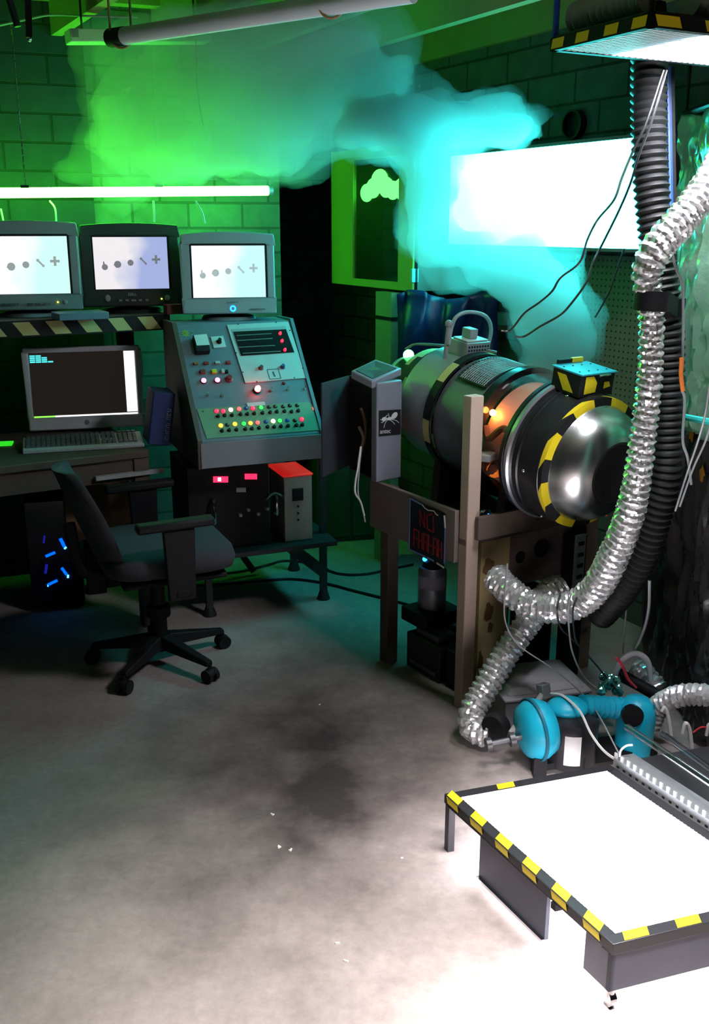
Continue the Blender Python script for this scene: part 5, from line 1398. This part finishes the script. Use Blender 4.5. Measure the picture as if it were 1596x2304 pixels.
for k in range(6):
    v0 = .012 + k * .108
    tp3.hexa([TP(.001, v0, TZ + .0005), TP(inner - .004, v0 - .018, TZ + .0005), TP(inner - .004, v0 + .034, TZ + .0005), TP(.001, v0 + .052, TZ + .0005)], [TP(.001, v0, TZ + .0012), TP(inner - .004, v0 - .018, TZ + .0012), TP(inner - .004, v0 + .034, TZ + .0012), TP(.001, v0 + .052, TZ + .0012)])
    tp3.quad(TP(-.0008, v0, TZ - .002), TP(-.0008, v0 + .052, TZ - .002), TP(-.0008, v0 + .058, TZ - .020), TP(-.0008, v0 + .006, TZ - .020))
for k in range(4):
    u0 = .03 + k * .13
    tp3.hexa([TP(u0, TLn - .003, TZ + .0005), TP(u0 + .015, TLn - inner, TZ + .0005), TP(u0 + .075, TLn - inner, TZ + .0005), TP(u0 + .06, TLn - .003, TZ + .0005)], [TP(u0, TLn - .003, TZ + .0012), TP(u0 + .015, TLn - inner, TZ + .0012), TP(u0 + .075, TLn - inner, TZ + .0012), TP(u0 + .06, TLn - .003, TZ + .0012)])
tp3.hexa([TP(.15, .003, TZ + .0005), TP(.20, .003, TZ + .0005), TP(.19, inner - .003, TZ + .0005), TP(.14, inner - .003, TZ + .0005)], [TP(.15, .003, TZ + .0012), TP(.20, .003, TZ + .0012), TP(.19, inner - .003, TZ + .0012), TP(.14, inner - .003, TZ + .0012)])
pieces(tp3, 'hazard_stripe', YELLOW, tab, world=True, smooth=0)
tslab(MB(), inner, TWd - inner, inner, TLn - inner, TZ - .012, TZ - .006).build('light_panel', pm('table_glow', (0.8, 0.8, 0.8), 0.4, emis=(0.96, 0.95, 1.0), strength=TABLE_GLOW), tab, world=True)
gr = MB(); v0 = inner
while v0 < TLn - inner:
    gr.bar(TP(inner, v0, TZ - .003), TP(TWd - inner, v0, TZ - .003), .0016, .005); v0 += .012
tag(gr.build('louvre', pm('table_louvre', (0.8, 0.8, 0.82), 0.4), tab, world=True, smooth=0))
SKT = pm('skirt_blue_black', (0.06, 0.066, 0.10), 0.42)
tslab(MB(), .002, .012, .165, .43, .02, TZ - .028).build('side_skirt', SKT, tab, world=True)
tslab(MB(), -.006, .002, .165, .43, .014, .022).build('skirt_edge', CHROME, tab, world=True)
tslab(MB(), .002, .012, TLn - .085, TLn - .004, .045, TZ - .028).build('corner_skirt', SKT, tab, world=True)
tslab(MB(), .002, TWd, TLn - .014, TLn - .004, .045, TZ - .028).build('front_skirt', SKT, tab, world=True)
for (u, v_) in ((.012, .012), (TWd - .014, .012)):
    lg_ = tslab(MB(), u - .009, u + .009, v_ - .009, v_ + .009, 0, TZ - .028); lg_.build('leg', TFR, tab, world=True)
for (u, v_) in ((.016, TLn - .016), (TWd - .02, TLn - .02)):
    c_ = MB().lathe([(.0, .026), (.012, .026), (.012, .05), (0, .05)], TP(u, v_, 0), (0, 0, 1), 12)
    p = TP(u, v_, .019)
    c_.cyl(p - tlx * .008, p + tlx * .008, .019, 18)
    c_.build('caster', CHROME, tab, world=True)
MB().ball(TP(.30, TLn, .045), .007).build('bolt', BLACKM, tab, world=True)
lgp = tslab(MB(), -.003, .02, .45, .466, TZ - .045, TZ - .028); lgp.build('clip', BLACK, tab, world=True)

# ---- perforated channel, rods and wires along the far side of the table
cn2 = thing('perforated_channel', 'bright perforated metal channel lying along the right edge of the light table', 'channel', tuple(TP(TWd + .03, .05, 0)))
ch_ = MB()
tslab(ch_, TWd + .012, TWd + .09, .00, .36, .10, .106); tslab(ch_, TWd + .012, TWd + .016, .00, .36, .10, .19); tslab(ch_, TWd + .016, TWd + .075, .00, .36, .185, .19)
ch_.build('channel', GALV, cn2, world=True)
ho = MB()
for k in range(14):
    v0 = .015 + k * .0245
    for z0, z1 in ((.135, .155), (.165, .172)):
        ho.quad(TP(TWd + .0112, v0, z0), TP(TWd + .0112, v0 + .010, z0), TP(TWd + .0112, v0 + .010, z1), TP(TWd + .0112, v0, z1))
pieces(ho, 'slot', BLACK, cn2, world=True, smooth=0)
tt = MB()
for k in range(15):
    v0 = .004 + k * .0245
    tslab(tt, TWd + .010, TWd + .014, v0, v0 + .010, .19, .207)
tt.build('teeth', LGREY, cn2, world=True)
tslab(MB(), TWd + .004, TWd + .095, -.02, .40, 0, .10).build('base_block', BLACK, cn2, world=True)
c3 = thing('perforated_channel', 'second perforated metal channel following the first, cut by the picture edge', 'channel', tuple(TP(TWd + .03, .40, 0)))
ch_ = MB(); tslab(ch_, TWd + .012, TWd + .09, .385, .62, .10, .106); tslab(ch_, TWd + .012, TWd + .016, .385, .62, .10, .19); tslab(ch_, TWd + .016, TWd + .075, .385, .62, .185, .19)
ch_.build('channel', GALV, c3, world=True)
ho = MB()
for k in range(9):
    v0 = .395 + k * .0245
    for z0, z1 in ((.135, .155), (.165, .172)): ho.quad(TP(TWd + .0112, v0, z0), TP(TWd + .0112, v0 + .010, z0), TP(TWd + .0112, v0 + .010, z1), TP(TWd + .0112, v0, z1))
pieces(ho, 'slot', BLACK, c3, world=True, smooth=0)
tslab(MB(), TWd + .004, TWd + .095, .402, .64, 0, .10).build('base_block', BLACK, c3, world=True)
CLEAR = glass('clear_rod', (.85, .88, .95), .04, .45)
for (a, b_, lb_) in (((1412, 1636, 2.48), (1640, 1790, 2.10), 'long clear plastic rod lying above the perforated channel, nearer of two'), ((1492, 1652, 2.50), (1650, 1768, 2.16), 'clear plastic rod farther right, behind the nearer rod')):
    tag(MB().tube([W(*a), W(*b_)], .010, 14).build('clear_rod', CLEAR), lb_, 'rod')
eq = thing('equipment_tray', 'black equipment tray full of wires at the right edge behind the rods', 'tray', tuple(TP(TWd + .13, .0, 0)))
tslab(MB(), TWd + .11, TWd + .40, -.06, .62, 0, .13).build('tray', pm('tray_black', (0.03, 0.03, 0.036), 0.5), eq, world=True)
rn = random.Random(11); bits = []
def TW(px, py, z): return Zp(px, py, z)
WL = [([(1490, 1600), (1497, 1592), (1505, 1615), (1511, 1655)], WIREW, .005, 'white cable arching down beside the white ribbed duct'),
      ([(1537, 1650), (1543, 1628), (1552, 1640), (1558, 1690)], WIREW, .006, 'white cable with hooked top among the wires at the right edge'),
      ([(1590, 1655), (1596, 1630), (1610, 1640)], WIREW, .005, 'white cable at the very right edge above the tray'),
      ([(1560, 1648), (1580, 1636), (1600, 1640)], pm('red_wire', (0.6, 0.03, 0.05), 0.5), .0025, 'thin red wire looping out to the right edge'),
      ([(1562, 1690), (1580, 1702), (1600, 1708)], MATS['red_wire'], .002, 'thin red wire low at the right edge, beside a white plug'),
      ([(1395, 1702), (1398, 1688), (1410, 1678), (1424, 1676)], WIREW, .003, 'little white wire hook at the corner of the light table')]
for pts, m_, r_, lb_ in WL:
    cable('loose_wire', [W(x, y, 2.62 if x > 1450 else 2.42) for x, y in pts], r_, m_, lb_, 'wire')
d4 = duct([W(1462, 1632, 2.80), W(1482, 1590, 2.78), W(1520, 1568, 2.74), (W(1570, 1562, 2.70)), W(1640, 1575, 2.64)], .036, .020, .008, .002, 24, seed=9)
tag(d4.build('white_duct', pm('white_foil_duct', (0.75, 0.75, 0.78), 0.35, 0.4), smooth=12), 'small white ribbed duct arching out to the right edge', 'duct')
d5 = duct([W(1432, 1502, 3.02), W(1455, 1522, 2.98), W(1480, 1552, 2.94)], .040, .022, .008, .003, 24, seed=10)
tag(d5.build('silver_duct', FOIL, smooth=12), 'short stub of silver duct behind the blue blower', 'duct')
tag(MB().tube([W(1385, 1512, 2.92), W(1505, 1578, 2.84)], .020, 12).build('black_pipe', BLACK), 'black pipe slanting behind the blue blower', 'pipe')
cable('white_hose', [W(1380, 1545, 2.90), W(1388, 1510, 2.89), W(1405, 1482, 2.88), W(1432, 1470, 2.88), W(1458, 1488, 2.88), W(1464, 1532, 2.88)], .009, WIREW, 'white hose arching over the blue blower', 'hose', seg=10)
tw1 = [W(1388, 1480, 2.86), W(1402, 1500, 2.86), W(1414, 1528, 2.86), W(1432, 1548, 2.86)]
cable('twisted_wire', tw1, .005, pm('red_white_wire', (0.75, 0.05, 0.08), 0.4), 'red twisted wire beside the white arched hose', 'wire')

# ================================================================ blue blower and grey case
bl = thing('blower', 'blue and black blower motor with a bright label lying behind the light table', 'blower', (.62, 2.70, 0))
BLU = BLUE
# volute: thick disc shell on the left
vc = W(1200, 1642, 2.70)
vd = (Vector((.80, .25, .05))).normalized()
MB().lathe([(0, -.045), (.05, -.042), (.080, -.028), (.094, 0), (.094, .02), (.080, .05), (.06, .06), (0, .062)], vc, vd, 40).build('volute', BLU, bl, world=True, smooth=50)
MB().lathe([(.0955, -.006), (.099, -.004), (.099, .004), (.0955, .006)], vc, vd, 40).build('volute_seam', pm('blue_seam', (0.01, 0.16, 0.26), 0.4), bl, world=True)
mc = W(1284, 1652, 2.72)
MB().lathe([(0, -.09), (.076, -.09), (.084, -.08), (.084, .045), (.074, .062), (.036, .072), (0, .074)], mc, (0, 0, 1), 36).build('motor_can', pm('motor_black', (0.03, 0.03, 0.035), 0.28, 0.3), bl, world=True, smooth=40)
lb5 = MB().lathe([(.0848, -.062), (.0848, .036)], mc, (0, 0, 1), 16, 0, R(-24), R(10)); lo5 = lb5.build('label', pm('bright_label', (0.8, 0.8, 0.82), 0.45), bl, world=True)
nc = [W(1290, 1578, 2.74), W(1325, 1582, 2.76), W(1385, 1590, 2.78)]
MB().ball(W(1278, 1592, 2.74), .06, (1.1, .9, .55), 20).build('motor_hood', BLU, bl, world=True, smooth=70)
rb = duct([W(1310, 1588, 2.75), W(1350, 1590, 2.77), W(1400, 1594, 2.79)], .036, .020, .011, 0, 24, 6, spiral=False); rb.build('ribbed_neck', BLU, bl, world=True, smooth=50)
dc = W(1432, 1606, 2.78)
MB().lathe([(.058, -.13), (.060, -.05), (.062, 0), (.055, .03), (.036, .052), (0, .060)], dc + Vector((0, 0, 0)), (0, 0, 1), 32).build('dome', BLU, bl, world=True, smooth=60)
MB().lathe([(.0, -.02), (.034, -.02), (.034, .0), (0, 0)], W(1425, 1612, 2.715), (0, -1, .2), 20).build('dome_window', BLACKG, bl, world=True)
MB().bar(W(1200, 1708, 2.70), W(1460, 1672, 2.80), .11, .022).build('skid', BLACK, bl, world=True)
sk_ = MB()
for pxy in ((1215, 1700, 2.66), (1300, 1700, 2.66), (1440, 1665, 2.80)):
    p = W(*pxy); sk_.span((p.x - .02, p.y - .02, 0), (p.x + .02, p.y + .03, max(.02, p.z)))
sk_.build('feet', BLACK, bl, world=True)
ax_ = [W(1095, 1676, 2.66), W(1172, 1660, 2.68)]
hb = MB().tube([ax_[0], ax_[1], vc], .010, 10); a_ = (ax_[1] - ax_[0]).normalized()
for t, r_ in ((0.06, .021), (.75, .022)):
    p = ax_[0].lerp(ax_[1], t); hb.cyl(p - a_ * .008, p + a_ * .008, r_, 18)
hb.build('clamp_knobs', pm('knob_grey', (0.10, 0.10, 0.11), 0.35, 0.4), bl, world=True)

gp = W(1120, 1618, 2.86)
gc = thing('grey_case', 'grey plastic lidded case on the floor beside the tall bench post', 'case', (gp.x + .03, gp.y + .03, 0), R(14))
GW, GD, GH = .30, .24, .125
MB().hexa([Vector((.012, .012, 0)), Vector((GW - .012, .012, 0)), Vector((GW - .012, GD - .012, 0)), Vector((.012, GD - .012, 0))], [Vector((0, 0, GH)), Vector((GW, 0, GH)), Vector((GW, GD, GH)), Vector((0, GD, GH))]).build('tub', pm('case_grey', (0.28, 0.28, 0.31), 0.5), gc, bevel=.006)
MB().span((-.006, -.006, GH), (GW + .006, GD + .006, GH + .012)).hexa([Vector((.012, .015, GH + .012)), Vector((GW - .012, .015, GH + .012)), Vector((GW - .012, GD - .012, GH + .012)), Vector((.012, GD - .012, GH + .012))], [Vector((.03, .035, GH + .032)), Vector((GW - .03, .035, GH + .032)), Vector((GW - .03, GD - .03, GH + .032)), Vector((.03, GD - .03, GH + .032))]).build('lid', pm('case_lid_grey', (0.42, 0.42, 0.45), 0.5), gc, bevel=.004)
ha = MB().tube(spline([W(1222, 1560, 2.84), W(1205, 1585, 2.80), W(1172, 1620, 2.75), W(1150, 1650, 2.72)], 8), .010, 10)
ha.build('carry_handle', LGREY, gc, world=True)
MB().bar(W(1222, 1538, 2.85), W(1226, 1572, 2.84), .035, .03).build('hinge_block', GREY, gc, world=True, bevel=.003)
ic_ = MB().lathe([(0, 0), (.045, 0), (.048, .02), (.040, .04), (0, .04)], W(1122, 1632, 2.80), (-.6, -.75, .1), 24)
tag(ic_.build('hose_coupling', BLACK), 'round black hose coupling where the shorter duct meets the grey case', 'coupling')

# glittering green fittings between the hose and the blower
gb = thing('foil_fitting', 'small green-tinged foil fitting above the blue blower', 'fitting', tuple(W(1365, 1560, 2.86)))
rn = random.Random(21); m_ = MB()
for i in range(14):
    p = W(1345 + rn.random() * 55, 1520 + rn.random() * 45, 2.84 + rn.random() * .05)
    m_.ball(p, .008 + rn.random() * .010, (1, .7, 1.1), 8)
m_.tube([W(1350, 1560, 2.86), W(1365, 1525, 2.86), W(1400, 1560, 2.86)], .008, 8)
m_.build('fitting_body', pm('green_foil', (0.15, 0.55, 0.45), 0.2, 0.8), gb, world=True, smooth=0)

# ================================================================ loose wires
def wires(name, pts, r_, m_, lb_): return cable(name, [W(*p) for p in pts], r_, m_, lb_, 'wire')
wires('hanging_wire', [(1494, 158, 2.80), (1455, 275, 2.78), (1425, 340, 2.80), (1400, 400, 2.85), (1382, 450, 2.9), (1345, 495, 3.0), (1322, 540, 3.0), (1305, 590, 3.0), (1262, 625, 3.05), (1243, 655, 3.1), (1215, 680, 3.15), (1180, 705, 3.2), (1150, 742, 3.25), (1128, 745, 3.25)], .0035, WIREB, 'black wire drooping from the canopy across the bright window, left of two')
wires('hanging_wire', [(1500, 158, 2.80), (1468, 270, 2.78), (1438, 350, 2.80), (1420, 410, 2.84), (1395, 470, 2.9), (1358, 545, 3.0), (1335, 590, 3.0), (1320, 635, 3.0), (1280, 690, 3.05), (1256, 712, 3.1), (1215, 735, 3.15), (1180, 757, 3.2), (1160, 757, 3.2)], .0035, WIREB, 'black wire drooping from the canopy through the smoke, right of two')
wires('hanging_wire', [(1405, 560, 3.2), (1383, 625, 3.25), (1370, 660, 3.3), (1340, 714, 3.35)], .003, WIREB, 'short black wire in front of the pegboard')
wires('hanging_wire', [(1508, 470, 2.78), (1512, 560, 2.74), (1522, 605, 2.72), (1536, 640, 2.72), (1538, 700, 2.72), (1537, 800, 2.72), (1534, 870, 2.72), (1541, 900, 2.72), (1537, 990, 2.72), (1548, 1030, 2.74), (1556, 1090, 2.76)], .004, WIREG, 'grey wire running down the right side of the black hose')
wires('orange_wire', [(1534, 805, 2.70), (1533, 845, 2.70), (1537, 880, 2.70)], .006, pm('orange_sleeve', (0.9, 0.22, 0.04), 0.4), 'short orange sleeve on the wire beside the black hose')
wires('hanging_wire', [(1600, 850, 2.6), (1588, 930, 2.62), (1572, 990, 2.66), (1550, 1055, 2.72), (1520, 1150, 2.74)], .003, WIREG, 'thin grey wire crossing the foil sheet from the right edge, upper')
wires('hanging_wire', [(1602, 950, 2.6), (1585, 1000, 2.64), (1560, 1055, 2.70), (1530, 1140, 2.72)], .003, WIREG, 'thin grey wire crossing the foil sheet from the right edge, lower')
wires('duct_tie_wire', [(1262, 1332, 2.83), (1254, 1372, 2.78), (1262, 1412, 2.82), (1290, 1440, 2.84), (1345, 1500, 2.86), (1390, 1555, 2.84)], .003, WIREB, 'black wire wrapped round the lowest bend of the long duct, left of three')
wires('duct_tie_wire', [(1285, 1335, 2.81), (1279, 1372, 2.77), (1281, 1415, 2.81), (1288, 1465, 2.84), (1312, 1520, 2.86), (1345, 1552, 2.86)], .003, WIREG, 'grey wire wrapped round the lowest bend of the long duct, middle of three')
wires('duct_tie_wire', [(1305, 1330, 2.80), (1290, 1370, 2.76), (1292, 1420, 2.80), (1300, 1448, 2.84), (1335, 1488, 2.86), (1362, 1520, 2.88)], .003, WIREB, 'black wire wrapped round the lowest bend of the long duct, right of three')
wires('long_wire', [(1142, 1268, 2.88), (1136, 1340, 2.84), (1138, 1400, 2.84), (1168, 1452, 2.84), (1245, 1505, 2.84), (1310, 1560, 2.80), (1345, 1605, 2.72), (1380, 1670, 2.55), (1398, 1706, 2.45)], .0025, WIREG, 'long thin wire falling from the bench across the shorter duct to the light table')
wires('long_wire', [(1240, 1560, 2.78), (1268, 1566, 2.74), (1305, 1600, 2.66), (1330, 1650, 2.58), (1360, 1690, 2.5), (1400, 1718, 2.42)], .004, WIREW, 'white wire curling over the blue blower to the table corner')
wires('braided_cable', [(1462, 1305, 2.84), (1460, 1370, 2.86), (1448, 1420, 2.88), (1428, 1465, 2.90)], .005, WIREG, 'grey braided cable hanging below the black hose')
wires('thin_cable', [(1410, 1370, 2.96), (1405, 1420, 2.96), (1402, 1470, 2.96)], .003, WIREG, 'thin wire hanging straight down under the end of the black hose')
# ================================================================ smoke: lumpy bodies of thin scattering vapour, a denser core inside a halo
def vapour(name, dens, color=(0.96, 0.98, 0.97), aniso=0.2):
    m = bpy.data.materials.new(name); m.use_nodes = True
    nt = m.node_tree; N = nt.nodes; L = nt.links
    N.remove(N['Principled BSDF'])
    vs_ = N.new('ShaderNodeVolumeScatter'); vs_.inputs['Color'].default_value = (*color, 1)
    vs_.inputs['Density'].default_value = dens; vs_.inputs['Anisotropy'].default_value = aniso
    L.new(vs_.outputs[0], N['Material Output'].inputs['Volume'])
    return m
def smoke_body(name, blobs, scale, seed, voxel, mat, rough, parent=None, keep=None):
    rn = random.Random(seed)
    bm = bmesh.new()
    def puff(c, r):
        bmesh.ops.create_icosphere(bm, subdivisions=2, radius=1.0, matrix=Matrix.Translation(c) @ Matrix.Diagonal((*[k for k in r], 1.0)))
    for (c, r, wt) in blobs:
        puff(c, [k * scale * .78 for k in r])
        for i in range(int(14 * wt + 4)):
            v = Vector((rn.gauss(0, 1), rn.gauss(0, 1), rn.gauss(0, 1))).normalized() * (rn.random() ** .5) * .82 * scale
            k = (.18 + .3 * rn.random()) * scale
            puff(Vector(c) + Vector((v.x * r[0], v.y * r[1], v.z * r[2])), [q * k for q in r])
    me = bpy.data.meshes.new('tmp'); bm.to_mesh(me); bm.free()
    t = bpy.data.objects.new('tmp', me); COL.objects.link(t)
    md = t.modifiers.new('r', 'REMESH'); md.mode = 'VOXEL'; md.voxel_size = voxel
    dg = bpy.context.evaluated_depsgraph_get()
    out = bpy.data.meshes.new_from_object(t.evaluated_get(dg)); bpy.data.objects.remove(t)
    for v in out.vertices:
        p = v.co
        d = mno.noise(p * 4.2 + Vector((seed, 0, 0))) * 1.0 + mno.noise(p * 9.5) * .55 + mno.noise(p * 21.0) * .32 + mno.noise(p * 44.0) * .16
        q = p + v.normal * d * rough
        if keep: q = keep(q)
        v.co = q
    bm = bmesh.new(); bm.from_mesh(out)
    bmesh.ops.smooth_vert(bm, verts=bm.verts, factor=.5, use_axis_x=True, use_axis_y=True, use_axis_z=True)
    # an anchor at the body's lowest point
    bm.to_mesh(out); bm.free()
    out.name = name; out.materials.clear(); out.materials.append(mat)
    for pl_ in out.polygons: pl_.use_smooth = True
    o = bpy.data.objects.new(name, out); COL.objects.link(o)
    if parent: o.parent = parent
    return o
def bl_(px, py, y, rx_, ry_, rz_, wt): return (tuple(W(px, py, y)), (rx_, ry_, rz_), wt)
plume = [bl_(1222, 840, 3.36, .11, .11, .10, .5), bl_(1245, 780, 3.42, .135, .13, .13, 1.0), bl_(1240, 720, 3.46, .14, .14, .15, 1.0), bl_(1215, 645, 3.52, .16, .17, .15, 1.0), bl_(1140, 598, 3.62, .19, .18, .11, 1.0),
         bl_(1045, 560, 3.72, .18, .18, .12, 1.0), bl_(965, 490, 3.82, .15, .19, .17, 1.0), bl_(968, 390, 3.9, .125, .2, .19, 1.0), bl_(925, 280, 4.0, .32, .28, .16, 1.0), bl_(1075, 268, 3.9, .24, .2, .09, .6), bl_(1160, 290, 3.85, .13, .14, .06, .4)]
def cap(q):
    q.z = min(q.z, 2.40); return q
so_ = smoke_body('smoke_plume', plume, 1.18, 3, .032, vapour('thin_vapour', 1.6, aniso=.55), .075, keep=cap)
tag(so_, 'thick smoke plume rising from the turbine gap across the bright window', 'smoke', None, 'stuff')
tag(smoke_body('dense_core', plume, .92, 5, .03, vapour('dense_vapour', 9.0, aniso=.55), .07, so_, cap), kind='stuff')
cloud = [bl_(790, 190, 4.15, .34, .34, .22, .8), bl_(640, 240, 4.15, .38, .34, .32, 1.0), bl_(470, 230, 4.12, .40, .32, .34, 1.0), bl_(320, 250, 4.05, .26, .28, .34, 1.0), bl_(520, 330, 4.12, .5, .26, .16, .8), bl_(640, 100, 4.0, .6, .4, .2, .7), bl_(330, 340, 4.1, .34, .2, .14, .5)]
so_ = smoke_body('smoke_cloud', cloud, 1.16, 7, .042, vapour('thin_green_vapour', .9), .085, keep=cap)
tag(so_, 'green lit smoke cloud drifting under the ceiling above the monitors', 'smoke', None, 'stuff')
tag(smoke_body('dense_core', cloud, .86, 9, .04, vapour('dense_green_vapour', 3.2), .09, so_, cap), kind='stuff')
